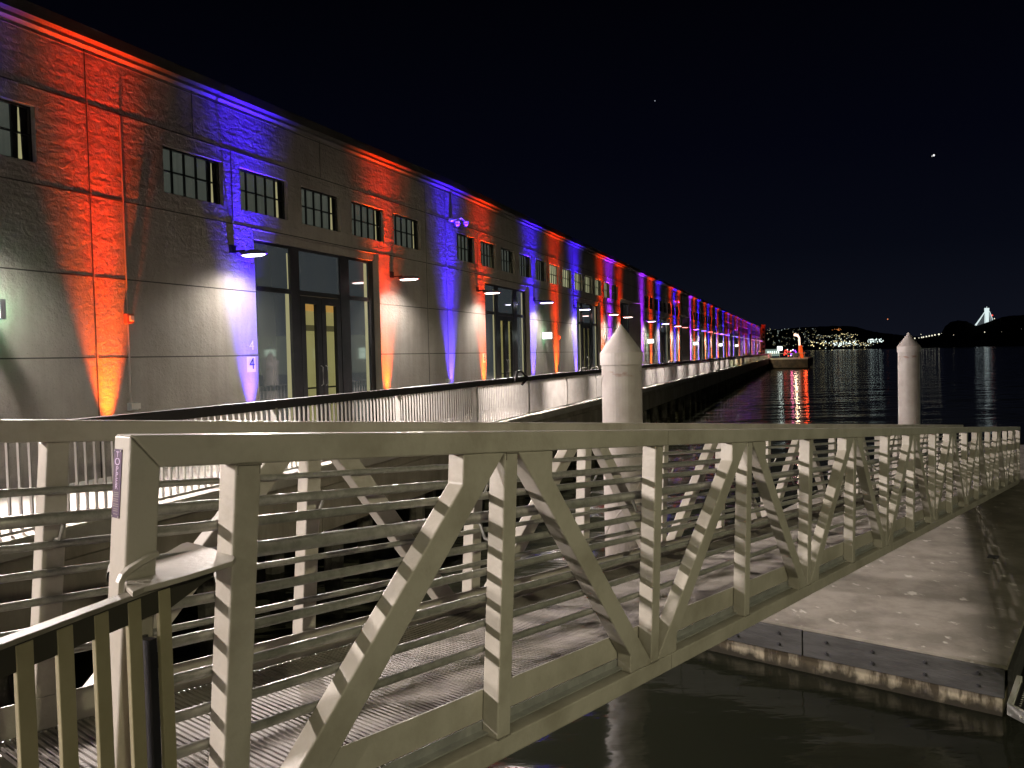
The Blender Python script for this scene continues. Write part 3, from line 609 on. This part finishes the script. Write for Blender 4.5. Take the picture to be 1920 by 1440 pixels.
# ================================================================== GANGWAY
gang = thing('gangway', GW(-1.45, .68, 1.3), 'grey painted steel truss gangway sloping from the landing down to the float', 'gangway')
PD, PW, HC, HH = .0854, .0845, .0852, 1.333
T0 = .0867
tt = [-1.1446] + [T0+1.3*i for i in range(0, 15)]
BEV = .006
def gpart(name, mb, m=m_paint, parent=gang, bevel=BEV, smooth=False): return mk(name, mb, m, parent, bevel=bevel, smooth=smooth)
for side, l0_, te in ((0, 0.0, 19.58), (1, 1.279, 20.3)):
    l1 = l0_+PD
    # end post and top chord with mitred corner
    q = MB(); lo = [(-1.449, 0), (te, 0), (te, HC), (-1.366, HC)]
    q.prism([GW(t, l0_, v) for t, v in lo], [GW(t, l1, v) for t, v in lo]); gpart('top_chord', q)
    q = MB(); lo = [(-1.4495, .0015), (-1.4495, HH), (-1.366, HH), (-1.366, HC+.0015)]
    q.prism([GW(t, l0_-.001, v) for t, v in lo], [GW(t, l1+.001, v) for t, v in lo]); gpart('end_post', q)
    q = MB(); q.box(GW, -1.364, te, l0_, l1, 1.246, HH); gpart('bottom_chord', q)
    q = MB(); q.box(GW, te-PW, te-.0005, l0_+.0005, l1-.0005, HC+.001, 1.245); gpart('end_post', q)
    posts = [x for x in tt if x < te-.6]
    for x in posts:
        q = MB(); q.box(GW, x, x+PW, l0_+.001, l1-.001, HC+.0008, 1.2455); gpart('truss_post', q)
    for i, x in enumerate(posts):
        xr = posts[i+1] if i+1 < len(posts) else te-PW
        a, b = x+PW+.004, xr-.004
        vt, vb = HC+.0012, 1.2452
        if b-a < .5: continue
        if i % 2 == 1:   # top node at the left post, falling to the right
            k_ = (b-.115-a)/(vb-vt)
            poly = [(a, vt), (a+.25, vt), (a+.25, vt+.115), (b, vb-.02), (b, vb), (b-.215, vb), (b-.215, vb-.09)]
        else:
            poly = [(b, vt), (b-.25, vt), (b-.25, vt+.115), (a, vb-.02), (a, vb), (a+.215, vb), (a+.215, vb-.09)]
        q = MB(); q.prism([GW(t, l0_+.002, v) for t, v in poly], [GW(t, l1-.002, v) for t, v in poly]); gpart('truss_diagonal', q)
    # guard rails and handrail on the inner side
    lr = l0_+PD+.018 if side == 0 else l0_-.018
    lh = l0_+PD+.075 if side == 0 else l0_-.075
    for v in (.27, .375, .478, .585, .69, .797, .90):
        if abs(v-.375) < .01 : continue
        q = MB(); q.tube([GW(-1.36, lr, v), GW(te-.05, lr, v)], .0155, 10, False); gpart('guard_rail', q, m_pipe, bevel=0, smooth=True)
    q = MB(); q.tube([GW(-1.42, lr, .376), GW(-1.40, lh, .372), GW(-1.2, lh, .37), GW(te-.25, lh, .37), GW(te-.1, lr, .372)], .0245, 12, False); gpart('handrail', q, m_pipe, bevel=0, smooth=True)
    for x in posts[::1]:
        q = MB(); sg = 1 if side == 0 else -1
        q.tube([GW(x+PW/2, l0_+(PD if side == 0 else 0), .46), GW(x+PW/2, (lh+lr)/2, .455), GW(x+PW/2, lh, .395)], .008, 6); gpart('handrail_bracket', q, m_pipe, bevel=0)
    q = MB(); lt0, lt1 = (l0_+PD+.001, l0_+PD+.007) if side == 0 else (l0_-.007, l0_-.001)
    q.box(GW, -1.3, te-.1, lt0, lt1, 1.062, 1.185); gpart('toe_plate', q, m_paint, bevel=0)
q = MB()
for i_, x in enumerate(tt[:7]):
    for e_ in (x+.006, x+PW-.006): q.tube([GW(e_, -.0005, HC+.001), GW(e_, -.0005, HC+.03)], .0022, 5)
    q.tube([GW(x+.002, -.001, HC+.002), GW(x+PW-.002, -.001, HC+.002)], .0035, 5); q.tube([GW(x+.002, -.001, 1.245), GW(x+PW-.002, -.001, 1.245)], .0035, 5)
for t_ in (1.52, 6.72, 11.9): q.box(GW, t_, t_+.004, -.0012, .02, .004, HC-.004); q.box(GW, t_+.1, t_+.104, -.0012, .02, 1.25, HH-.004)
gpart('weld_bead', q, mat('weld_metal', (.20, .18, .15), .6, bump=(200, 3, .002)), bevel=0)
# ribbed deck planks
q = MB(); pitch = .0254; n_ = int((20.0+1.3)/pitch); prof = []
for i in range(n_):
    t = -1.3+i*pitch; prof += [(t, 1.186), (t+pitch*.55, 1.186), (t+pitch*.62, 1.196), (t+pitch*.93, 1.196)]
la, lb = .0925, 1.2725
base = len(q.v)
for l_ in (la, lb): q.v += [tuple(GW(t, l_, v)) for t, v in prof]
m = len(prof)
for i in range(m-1): q.f.append((i, i+1, m+i+1, m+i)); q.m.append(0)
gpart('deck', q, m_deck, bevel=0)
q = MB(); q.box(GW, -1.3, 19.5, .0862, .0922, 1.19, 1.232); q.box(GW, -1.3, 19.5, .050, .0861, 1.226, 1.232); q.box(GW, -1.3, 19.5, 1.2728, 1.2785, 1.19, 1.232); gpart('deck_edge_angle', q, m_alu, bevel=0)
i = 0
for x in tt[1:]:
    for dx in (0,):
        q = MB(); q.box(GW, x+.005, x+.075, PD-.001+.002, 1.277, 1.225, 1.30)
        for l_, sg in ((PD+.003, 1), (1.276, -1)):
            lo = [(x-.20, 1.2235), (x+.0, 1.2235), (x+.0, 1.285), (x-.10, 1.285)]
            q.prism([GW(t, l_, v) for t, v in lo], [GW(t, l_+sg*.05, v) for t, v in lo])
        gpart('cross_beam', q, m_picket, bevel=0)
# maker's sticker on the near end post, facing back up the landing
m_purple = mat('sticker_purple', (.06, .018, .11), .4, noise=(2, 2), col2=(.045, .02, .035)); m_letters = mat('sticker_letters', (.55, .42, .62), .5)
q = MB(); q.box(GW, -1.4512, -1.4497, .038, .079, .038, .215); st = mk('maker_sticker', q, m_purple, gang)
ex = GW.c*-1   # up
def endM(l, v, sx=1.0):
    # text faces -t: x axis along -l?  viewer sees l increasing to the left
    X = -GW.b*1.0; Yv = -GW.c; Z = -GW.a
    Mx = Matrix((X, Yv, Z)).transposed().to_4x4() @ Matrix.Diagonal((sx, 1, 1, 1)); Mx.translation = GW(-1.4516, l, v); return Mx
for ch, v in zip('TOPPER', (.052, .071, .090, .105, .120, .135)): text(ch, .0205 if ch != 'O' else .027, endM(.0585, v, 1.35), m_letters, st, 'letter', .0004)
q = MB()
for v in (.149, .154, .159, .166, .171, .179, .184, .191, .196, .204): q.box(GW, -1.4519, -1.4514, .043+random.uniform(0, .004), .074-random.uniform(0, .006), v, v+.0016)
mk('fine_print', q, m_cond, st)
q = MB()
for l_ in (.042, .075):
    for v in (.042, .211): q.tube([GW(-1.4512, l_, v), GW(-1.4530, l_, v)], .002, 8)
mk('rivet', q, m_alu, st)

# ================================================================== LANDING GUARD with bent end plate
guard = thing('landing_guard', Vector((-1.0, 1.9, .24)), 'olive picket guard with sloping top bar in the lower left foreground', 'railing')
g0 = Vector((-1.057, 1.618, 0)); gd = Vector((.332, .943, 0)).normalized(); gn = Vector((gd.y, -gd.x, 0))
GD = FR(g0, gd, gn, (0, 0, 1))
HT = 1.12
q = MB(); q.box(GD, -1.2, .56, -.022, .022, HT-.012, HT)
lo = [(-1.2, HT-.055), (.60, HT-.055), (.52, HT-.085), (-1.2, HT-.085)]
m_barp = mat('bar_paint', (.25, .23, .19), .55, noise=(6, 8), col2=(.17, .155, .12)); m_web_shade = mat('shaded_web', (.05, .046, .034), .6)  # web colour darkened to hold the shadow of the top bar
gb = mk('top_bar', q, m_barp, guard, bevel=.003)
q = MB(); q.box(GD, -1.2, .44, -.006, .006, HT-.075, HT-.0125); q.prism([GD(.4405, -.006, HT-.0125), GD(.62, -.006, HT-.0125), GD(.60, -.006, HT-.035), GD(.4405, -.006, HT-.075)], [GD(.4405, .006, HT-.0125), GD(.62, .006, HT-.0125), GD(.60, .006, HT-.035), GD(.4405, .006, HT-.075)]); mk('web_plate', q, m_web_shade, guard)
for i in range(-9, 5):
    u = .023+.0985*i
    q = MB(); q.box(GD, u-.0205, u+.0205, -.004, .008, .25, HT-.02); mk('picket', q, m_picket, guard, bevel=.002)
q = MB(); q.box(GD, .348, .372, -.03, .02, .25, HT-.13); q.box(GD, .3725, .385, -.03, -.02, .25, HT-.13); mk('end_stanchion', q, m_dark, guard)
q = MB(); q.box(GD, -1.2, .42, -.02, .015, .24, .249); mk('bottom_bar', q, m_paint, guard)
# bent plate
ZP = 1.135
def zp(x, y, z=ZP):
    d = (x-960)/F_PX*cR - (y-720)/F_PX*cU + cF; return EYE+d*((z-EYE.z)/d.z)
q = MB(); T_ = Vector((0, 0, -.0145))
loop = [zp(*c) for c in ((234, 1084), (262, 1065), (290, 1046), (316, 1033), (340, 1019), (351, 1016), (364, 1018), (405, 1030), (434, 1038), (442, 1045), (437, 1052), (350, 1079), (270, 1101), (248, 1110), (236, 1098))]
q.prism(loop, [p+T_ for p in loop])
mk('bent_end_plate', q, m_paint, guard, bevel=.003)
q = MB(); w_ = .0145
pth = [GW(-1.373, -.004, .305), GW(-1.40, -.006, .314), GW(-1.425, -.008, .325), GW(-1.449, -.010, .337), GW(-1.464, -.012, .349), GW(-1.472, -.014, .364), GW(-1.474, -.016, .40)]
pb_ = [p - GW.b*.02 for p in pth]
n0 = len(q.v); K_ = len(pth)
for i in range(K_):
    dv = (pth[min(i+1, K_-1)]-pth[max(i-1, 0)]).normalized(); nn = dv.cross(GW.b).normalized()*w_
    for p in (pth[i]-nn*.5, pth[i]+nn*.5, pb_[i]+nn*.5, pb_[i]-nn*.5): q.v.append(tuple(p))
for i in range(K_-1):
    for j in range(4): a = n0+i*4+j; b = n0+i*4+(j+1) % 4; q.f.append((a, b, b+4, a+4)); q.m.append(0)
e0 = n0+(K_-1)*4; q.f += [(n0, n0+1, n0+2, n0+3), (e0, e0+1, e0+2, e0+3)]; q.m += [0, 0]
mk('curved_lip', q, m_paint, guard, bevel=.002)

# ================================================================== FLOAT
flt = thing('float_dock', GF(16, 1.2, -2.1), 'concrete float with grey timber wale moored under the gangway foot', 'floating dock')
FT, FL0, FL1, FE, ZF = 6.75, -1.05, 3.5, 27.5, -1.55
q = MB(); q.box(GF, FT, FE, FL0, FL1, -1.60, ZF); mk('slab', q, m_slab, flt, bevel=.01)
q = MB(); q.box(GF, FT+.05, FE-.05, FL0+.05, FL1-.05, -2.4, -1.601); mk('hull', q, m_algae, flt)
for a, b in ((FL0+.02, .96), (.975, 2.5), (2.51, FL1)):
    q = MB(); q.box(GF, FT-.05, FT-.0005, a, b, -1.875, -1.585); tb = mk('timber_wale', q, m_timber, flt, bevel=.006)
    for l_ in (1.24, .70, .21, -.31, -.80, 1.75, 2.2):
        if a < l_ < b:
            q = MB()
            for z in (-1.66, -1.79): q = MB(); q.tube([GF(FT-.065, l_, z), GF(FT-.0505, l_, z)], .02, 10); q.tube([GF(FT-.078, l_, z), GF(FT-.0655, l_, z)], .011, 6); mk('bolt', q, m_bolt, tb)
q = MB(); q.box(GF, FT, FE, FL0-.05, FL0-.0005, -1.875, -1.585); mk('timber_wale', q, m_timber, flt, bevel=.006)
q = MB(); q.prism([GF(11.3, -.32, ZF+.002), GF(11.5, -.32, ZF+.002), GF(11.5, -.46, ZF+.002), GF(11.3, -.46, ZF+.002)], [GF(11.3, -.32, ZF+.012), GF(11.5, -.32, ZF+.012), GF(11.5, -.46, ZF+.012), GF(11.3, -.46, ZF+.012)]); mk('deck_plate', q, m_bolt, flt)
# aluminium step frame at the right edge
stp = thing('step_frame', Vector((4.5, 6.8, -1.5)), 'bright aluminium step frame with perforated tread at the bottom right edge', 'step')
A2, B2, C2 = Vector((4.26, 6.75, -1.45)), Vector((4.72, 7.33, -1.45)), Vector((4.46, 5.9, -1.45))
D2 = B2+(C2-A2); dn = Vector((0, 0, -.105))
def beam(p, r_, wdt):
    d = (r_-p).normalized(); s2 = Vector((d.y, -d.x, 0))*wdt
    if (A2+B2+C2+D2).dot(s2)/4 < ((p+r_)/2).dot(s2): s2 = -s2
    return MB().prism([p, r_, r_+s2, p+s2], [p+dn, r_+dn, r_+s2+dn, p+s2+dn])
mk('side_channel', beam(A2, B2, .045), m_frame, stp, bevel=.004)
q = beam(A2+Vector((.003, -.004, .0)), C2, .03); q.tube([A2.lerp(C2, .17)+dn*.55+Vector((-.02, -.0, 0)), A2.lerp(C2, .17)+dn*.55+Vector((.01, 0, 0))], .014, 10); mk('front_channel', q, m_frame, stp, bevel=.003)
q = MB(); i_ = .05
q.prism([A2.lerp(D2, .06)+dn*.3, B2.lerp(C2, .06)+dn*.3, D2.lerp(A2, .06)+dn*.3, C2.lerp(B2, .06)+dn*.3], [A2.lerp(D2, .06)+dn*.4, B2.lerp(C2, .06)+dn*.4, D2.lerp(A2, .06)+dn*.4, C2.lerp(B2, .06)+dn*.4]); tr_ = mk('tread', q, m_black, stp)
q = MB()
for a in range(3, 14):
    for b in range(2, 14):
        c = A2+(B2-A2)*a/15+(C2-A2)*b/15+dn*.28; q.tube([c, c+Vector((0, 0, .004))], .010, 8)
mk('tread_studs', q, m_frame, tr_)

# ================================================================== PILES
m_cap2 = mat('cap_paint', (.47, .43, .41), .45, noise=(3, 6), col2=(.40, .36, .335))
for (x, y, top_, lab) in ((1.655, 11.8, 1.53, 'tall white capped steel pile in front of the railing'), (12.11, 23.9, 1.54, 'smaller looking white capped pile alone against the bay on the right')):
    r = thing('mooring_pile', Vector((x, y, -2.1)), lab, 'pile', 'capped mooring piles')
    q = MB(); N = 40; q.tube([(x, y, -4), (x, y, top_)], .30, N); mk('shaft', q, m_pile, r, smooth=False)
    pts = [Vector((x+.302*math.cos(a_*.12+2.9), y+.302*math.sin(a_*.12+2.9), -1.2+a_*.045)) for a_ in range(58)]
    q = MB(); q.tube(pts, .007, 5); mk('weld_seam', q, m_pile, r)
    q = MB(); q.tube([(x, y, top_-.01), (x, y, top_+.17)], .322, N, mi=0); q.tube([(x, y, top_+.1702), (x, y, top_+.60)], .318, N, True, radii=[.318, .006]); mk('cap', q, m_cap2, r)

# harbour building outside the frame, seen only in the door glass
hbF = wf(hd(150), (84, 88, -.1)); r = thing('harbour_building', hbF(24, 0, 0), 'low pale harbour building with lit windows, mirrored in the shed doors', 'building')
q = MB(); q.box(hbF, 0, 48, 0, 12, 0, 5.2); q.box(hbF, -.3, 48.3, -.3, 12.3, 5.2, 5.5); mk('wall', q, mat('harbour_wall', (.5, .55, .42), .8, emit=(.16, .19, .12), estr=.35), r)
m_hw = emis('harbour_window', (.75, .95, .75), 1.4)
for k_ in range(14): q = MB(); q.box(hbF, 1.2+k_*3.3, 2.6+k_*3.3, -.04, -.002, 2.0, 3.6); q.box(hbF, 1.2+k_*3.3, 2.6+k_*3.3, 12.002, 12.04, 2.0, 3.6); mk('window', q, m_hw, r)
# ================================================================== PIER END OBJECTS
m_orange = emis('orange_lit', (1, .10, .012), .8); m_yel = emis('yellow_lamp', (1, .62, .30), 6); m_pinkw = emis('warm_white_lamp', (1, .72, .55), 1.7)
bx, by = at(1502, 668, 166).x, 166
r = thing('curved_lamp_post', Vector((bx, by, -.05)), 'orange lit post with curved white lamp head on the pier end', 'lamp post')
q = MB(); q.tube([(bx, by, -.05), (bx-.15, by, 2.6)], .55, 8, radii=[.55, .38]); mk('shroud', q, m_orange, r)
q = MB(); q.tube([(bx-.3, by, 2.6), (bx-.35, by, 4.2), (bx-.7, by, 4.75), (bx-1.4, by, 4.9)], .2, 8, radii=[.22, .2, .28, .3]); mk('arm', q, m_pinkw, r)
point('lamp_light', (bx-1.2, by-.5, 4.4), 320, (1, .7, .45), .3, r); point('red_light', (bx, by-2.5, .9), 160, (1, .08, .02), .4, r)
bx = at(1482, 668, 170).x
r = thing('light_cluster', Vector((bx, 170, -.05)), 'cluster of red and violet glowing bulbs on the pier end', 'light cluster')
for k_, (c, nm) in enumerate((((1, .05, .03), 'red_bulbs'), ((.35, .05, 1), 'violet_bulbs'), ((1, .9, .8), 'white_bulbs'))):
    q = MB(); rnd = random.Random(k_+3)
    for j in range(9 if k_ < 2 else 4): q.ball((bx+(-.55 if k_ == 0 else .55 if k_ == 1 else 0)+rnd.uniform(-.7, .7), 170+rnd.uniform(-.4, .4), .3+rnd.uniform(0, 1.5)), .16, 6, 4)
    mk(nm, q, emis(nm, c, 2.2), r)
point('glow', (bx, 168.5, .9), 120, (1, .15, .3), .5, r)
bx = at(1462, 652, 185).x
r = thing('floodlight', Vector((bx, 185, -.05)), 'dazzling white floodlight beyond the shed end', 'floodlight')
q = MB(); q.tube([(bx, 185, -.05), (bx, 185, 1.7)], .12, 6); mk('pole', q, m_black, r); q = MB(); q.box(FR((bx, 185, 2.1), (1, 0, 0), (0, 1, 0), (0, 0, 1)), -.55, .55, -.2, .2, -.5, .5); mk('head', q, emis('flood_white', (.9, 1, .93), 2.2), r)
point('flood', (bx-.2, 184, 2.1), 30, (.85, 1, .9), .3, r)
b0, b1 = at(1437, 655, 230), at(1462, 655, 230)
r = thing('lit_pavilion', Vector((b0.x, 230, 0)), 'low pale building glowing white beyond the shed end', 'building')
q = MB(); q.box(ID, b0.x, b1.x, 230, 238, 0, 2.0); mk('wall', q, emis('pavilion_glow', (.55, .75, .65), .35), r)
for j in range(6): q = MB(); q.box(ID, b0.x+.3+j*.62, b0.x+.6+j*.62, 229.9, 229.99, .6, 1.5); mk('window', q, emis('pavilion_window', (.8, 1, .9), 1.6), r)
q = MB(); q.box(ID, b0.x-.2, b1.x+.2, 229.5, 238.4, 2.001, 2.3); mk('roof', q, m_head, r)
# tower beyond the shed end
tx = at(1430.5, 655, 166).x
r = thing('brick_tower', Vector((tx, 166, -.05)), 'narrow brick tower standing just past the end of the shed', 'tower')
m_brick = mat('tower_brick', (.30, .13, .11), .85, noise=(3, 4), col2=(.2, .09, .08))
q = MB(); q.box(ID, tx-.38, tx+.38, 165.6, 166.4, -.05, 6.9); q.box(ID, tx-.44, tx+.44, 165.55, 166.45, 6.9, 7.15); mk('shaft', q, m_brick, r)
q = MB()
for k_ in range(6): q.box(ID, tx-.2, tx+.2, 165.57, 165.598, .8+k_*1.0, 1.3+k_*1.0)
mk('louvre', q, m_black, r)
spot('tower_wash', (tx+.2, 162.8, .1), (0, 2.6, 4), 420, (1, .12, .2), 60, .6, .1, r)
# rails and posts of pier end
r = thing('pier_end_railing', Vector((56, 160, -.05)), 'thin pale railing around the pier end', 'railing')
q = MB(); q.tube([(52.5, 163.2, 1.0), (59.6, 159.6, 1.0), (68, 181, 1.0)], .07, 6)
for k_ in range(6): f = k_/5; q.tube([(52.5+7.1*f, 163.2-3.6*f, -.05), (52.5+7.1*f, 163.2-3.6*f, 1.0)], .05, 6)
mk('rails', q, m_white, r)
r = thing('pier_bench', Vector((58.6, 160.6, -.05)), 'pale bench at the corner of the pier end', 'bench')
q = MB(); q.box(ID, 57.8, 59.2, 160.6, 161.1, .35, .45); mk('seat', q, m_white, r); q = MB(); q.box(ID, 57.8, 59.2, 161.1, 161.2, .45, 1.0); mk('backrest', q, m_white, r)
for x in (57.85, 59.05): q = MB(); q.box(ID, x, x+.1, 160.6, 161.1, -.05, .349); mk('leg', q, m_white, r)
# two people by the shed end
m_cloth = mat('dark_clothes', (.02, .02, .025), .9)
def person(p, lab, h=1.72, lean=0):
    vs = [(0, 0, .92), (0, 0, 1.15), (0, 0, 1.40), (0, 0, 1.52), (0, 0, 1.66), (.2, 0, 1.38), (.27, .02, 1.12), (.24, .12, .90), (-.2, 0, 1.38), (-.27, .02, 1.12), (-.24, .12, .9), (.1, 0, .88), (.11, .02, .48), (.12, 0, .06), (.12, .14, .03), (-.1, 0, .88), (-.11, .02, .48), (-.12, 0, .06), (-.12, .14, .03)]
    ed = [(0, 1), (1, 2), (2, 3), (3, 4), (2, 5), (5, 6), (6, 7), (2, 8), (8, 9), (9, 10), (0, 11), (11, 12), (12, 13), (13, 14), (0, 15), (15, 16), (16, 17), (17, 18)]
    ra = [.15, .15, .14, .06, .10, .06, .045, .035, .06, .045, .035, .09, .065, .045, .03, .09, .065, .045, .03]
    me = bpy.data.meshes.new('person'); me.from_pydata(vs, ed, []); me.materials.append(m_cloth); o = bpy.data.objects.new('person', me); COL.objects.link(o)
    o.modifiers.new('skin', 'SKIN'); sv = me.skin_vertices[0].data
    for i, r2 in enumerate(ra): sv[i].radius = (r2, r2*.8)
    sv[0].use_root = True; s = o.modifiers.new('sub', 'SUBSURF'); s.levels = 1; s.render_levels = 1
    o.location = p; o.rotation_euler = (0, 0, random.uniform(0, 6)); tag(o, lab, 'person', 'people by the shed end')
pp = at(1424.5, 660, 140); person((pp.x-.1, 140, 0), 'left dark silhouette of a standing person by the far shed end')
pp = at(1427.5, 660, 146); person((pp.x+.3, 146, 0), 'right dark silhouette of a standing person by the far shed end', 1.6)

# ================================================================== FAR LIGHTS
def lights_obj(name, pts, c, s, label, kind=None, cat=None, group=None):
    q = MB()
    for p, r_ in pts: q.ball(p, r_, 6, 4)
    o = mk(name, q, emis(name+'_glow', c, s)); tag(o, label, cat, group, kind); return o
rn = random.Random(11)
warm, white, orng = [], [], []
def add(lst, x, y, Y, r_px): lst.append((at(x, y, Y), r_px*Y/F_PX))
for i in range(190):
    x = rn.uniform(1437, 1600); yt = 617+abs(rn.gauss(0, 1))*0; y = 616+ (rn.random()**1.2)*34
    if x > 1530: y = max(y, 627+rn.random()*6)
    add(white if rn.random() < .45 else warm, x, y, 4300, rn.choice((.22, .28, .34, .45)))
for i in range(95):
    x = rn.uniform(1520, 1612); y = 643+rn.gauss(0, 4)-(x-1560)*.02; add(warm if rn.random() < .6 else white, x, min(y, 653), 4000, rn.choice((.45, .6, .8, 1.0)))
for i in range(34): add(white, rn.gauss(1583, 12), rn.gauss(645, 2.4), 3900, rn.choice((.6, .9, 1.2)))
for i in range(30): add(white, rn.uniform(1627, 1656), rn.choice((637, 641))+rn.gauss(0, .9), 3800, rn.choice((.8, 1.1, 1.4)))
for i in range(30): add(warm, rn.uniform(1545, 1662), rn.gauss(646, 3), 3900, .6)
for i in range(40): add(warm if i % 2 else white, rn.uniform(1600, 1668), rn.gauss(646.5, 2.6), 3900, rn.choice((.3, .5, .7)))
for i in range(16): add(orng, rn.gauss(1572, 4), rn.gauss(617.5, 1.4), 4400, .5)
for i in range(24): add(warm, rn.uniform(1550, 1610), 632-(rn.random()*6)+rn.gauss(0, 1), 4300, .6)
for i in range(22): add(orng, rn.uniform(1655, 1700), 641.5+rn.gauss(0, .5), 3600, .45)
lights_obj('white_city_lights', white, (.80, .95, .90), 1.5, 'cool white lights of the city across the bay', 'stuff')
lights_obj('warm_city_lights', warm, (1, .86, .45), 1.3, 'warm yellow lights of the city across the bay', 'stuff')
lights_obj('orange_city_lights', orng, (1, .34, .09), 1.0, 'orange lights on the hilltop across the bay', 'stuff')
for i, (x, y) in enumerate(((1560, 656.5), (1581, 656.5), (1601, 656), (1622, 655.5), (1642, 655.5))):
    p = at(x, y, 2400); lights_obj('buoy_light', [(p, 1.5)], (1, .85, .5), 1.6, ['leftmost', 'second', 'middle', 'fourth', 'rightmost'][i]+' of the five spaced lights low on the far water', cat='light', group='lights low on the water')
for i, (x, y) in enumerate(((1788, 628.2), (1846.3, 622.7), (1864.5, 597.4), (1878, 622), (1915, 616.6))):
    p = at(x, y, 2690); lights_obj('shore_light', [(p, 1.7 if i in (1, 2) else 1.0)], (1, .93, .7) if i != 4 else (.6, .55, .5), 1.5 if i < 3 else .25, ['yellowish light low on the dark island left of the tower', 'brightest light on the dark island below the tower', 'white light at the right foot of the lit tower', 'faint light in the middle of the dark island', 'faint light at the right edge of the dark island'][i], cat='light', group='lights on the dark island')
lights_obj('beacon', [(at(1664.5, 598.4, 3500), 2.4)], (1, .30, .12), 1.2, 'small red-orange beacon hanging in the sky above the far shore', cat='light')
p = at(1228, 189, 5000); lights_obj('star', [(p, 3.0)], (.8, .85, 1), .55, 'single small star high in the dark sky', cat='star')
# aircraft
p = at(1749, 292.5, 2500)
r = thing('airplane', p, 'airplane with two bright landing lights in the night sky', 'airplane')
AF = FR(p, (.95, .1, .3), (-.1, 1, 0), (-.3, 0, .95))
q = MB(); q.tube([AF(-12, 0, 0), AF(-9, 0, .3), AF(9, 0, .6), AF(14, 0, 1.5)], 1.6, 10, radii=[.6, 1.7, 1.7, .5]); mk('fuselage', q, m_black, r)
q = MB(); q.prism([AF(-1, -14, 0), AF(-4, 0, 0), AF(-1, 14, 0), AF(1, 14, 0), AF(3, 0, 0), AF(1, -14, 0)], [AF(-1, -14, .3), AF(-4, 0, .3), AF(-1, 14, .3), AF(1, 14, .3), AF(3, 0, .3), AF(1, -14, .3)]); mk('wing', q, m_black, r)
q = MB(); q.prism([AF(10, 0, 1), AF(14, 0, 1), AF(14, 0, 5), AF(12.5, 0, 5)], [AF(10, .3, 1), AF(14, .3, 1), AF(14, .3, 5), AF(12.5, .3, 5)]); mk('tail_fin', q, m_black, r)
for x_, rr in ((-4.6, 1.9), (1.9, 2.9)): q = MB(); q.ball(AF(x_, -3, .2 if x_ < 0 else .9), rr, 8, 5); mk('landing_light', q, emis('landing_light', (1, 1, 1), 1.6 if x_ > 0 else .6), r)
# suspension bridge tower, lit cables, deck lights
Yb = 3100
m_cable = emis('tower_cable_glow', (.80, .95, .95), .95); m_cable2 = emis('cable_dim', (.40, .48, .50), .6)
base = at(1852, 640, Yb)
r = thing('bridge', Vector((base.x, Yb, -2)), 'brightly lit bridge tower with sloping cables over the dark island', 'bridge')
q = MB(); a, b, c, d = at(1847.8, 577.5, Yb), at(1855, 577.5, Yb), at(1854.5, 585, Yb), at(1848, 585, Yb)
q.prism([a, b, c, d], [p_+Vector((0, 8, 0)) for p_ in (a, b, c, d)]); q.tube([at(1850.2, 575, Yb), at(1850.2, 577.5, Yb)], 1, 4)
poly = [at(1848.2, 585, Yb), at(1854.2, 585, Yb), at(1854.3, 612, Yb), at(1848.3, 612, Yb)]; q.prism(poly, [p_+Vector((0, 8, 0)) for p_ in poly]); mk('tower', q, m_cable, r)  # the tower's floodlighting is put into its emission
q = MB(); q.tube([at(1848.2, 582, Yb-10), at(1839, 596, Yb-30), at(1828.3, 611, Yb-60)], 2.2, 5, radii=[1.4, 2.2, 3.2]); q.tube([at(1855, 583, Yb-10), at(1858, 590, Yb-20), at(1862, 601, Yb-30)], 1.0, 5); mk('main_cable', q, m_cable, r)
for k_ in range(9):
    x = 1830+k_*2; f = (x-1828)/20.2; y0 = 611-f*29
    q = MB(); q.tube([at(x+.4, y0+1, Yb-30), at(x+1.8+.1*k_, 614, Yb-30)], .55, 4); mk('suspender', q, m_cable2, r)
for k_ in range(5):
    q = MB(); q.tube([at(1855-.1*k_, 584+1.0*k_, Yb-10), at(1863.5-1.7*k_, 604, Yb-10)], .8, 4); mk('suspender', q, m_cable2, r)
q = MB(); q.ball(at(1860.3, 591.3, Yb-20), 3.4, 8, 5); mk('warning_light', q, emis('warning_red', (1, .09, .06), 1.3), r)
q = MB(); q.prism([at(1690, 641, 2700), at(1768, 627, 2700), at(1768, 629, 2700), at(1690, 643, 2700)], [p_+Vector((0, 20, 0)) for p_ in (at(1690, 641, 2700), at(1768, 627, 2700), at(1768, 629, 2700), at(1690, 643, 2700))]); mk('deck', q, m_shore, r)
for x, y, s2 in ((1715.4, 634.3, 1.4), (1723, 633.6, 1), (1728.3, 632.6, 1.5), (1731.5, 632, 1.5), (1737, 631, 1.6), (1742.3, 630, 1.6), (1747.6, 629.2, 1.6), (1753, 628, 1.7), (1760.4, 626.8, 2.0), (1726.8, 627, .8), (1765.5, 625, .5)):
    q = MB(); q.ball(at(x, y, 2680), s2*1.5, 6, 5); mk('deck_lamp', q, emis('deck_lamp', (1, .95, .72), 1.4), r)
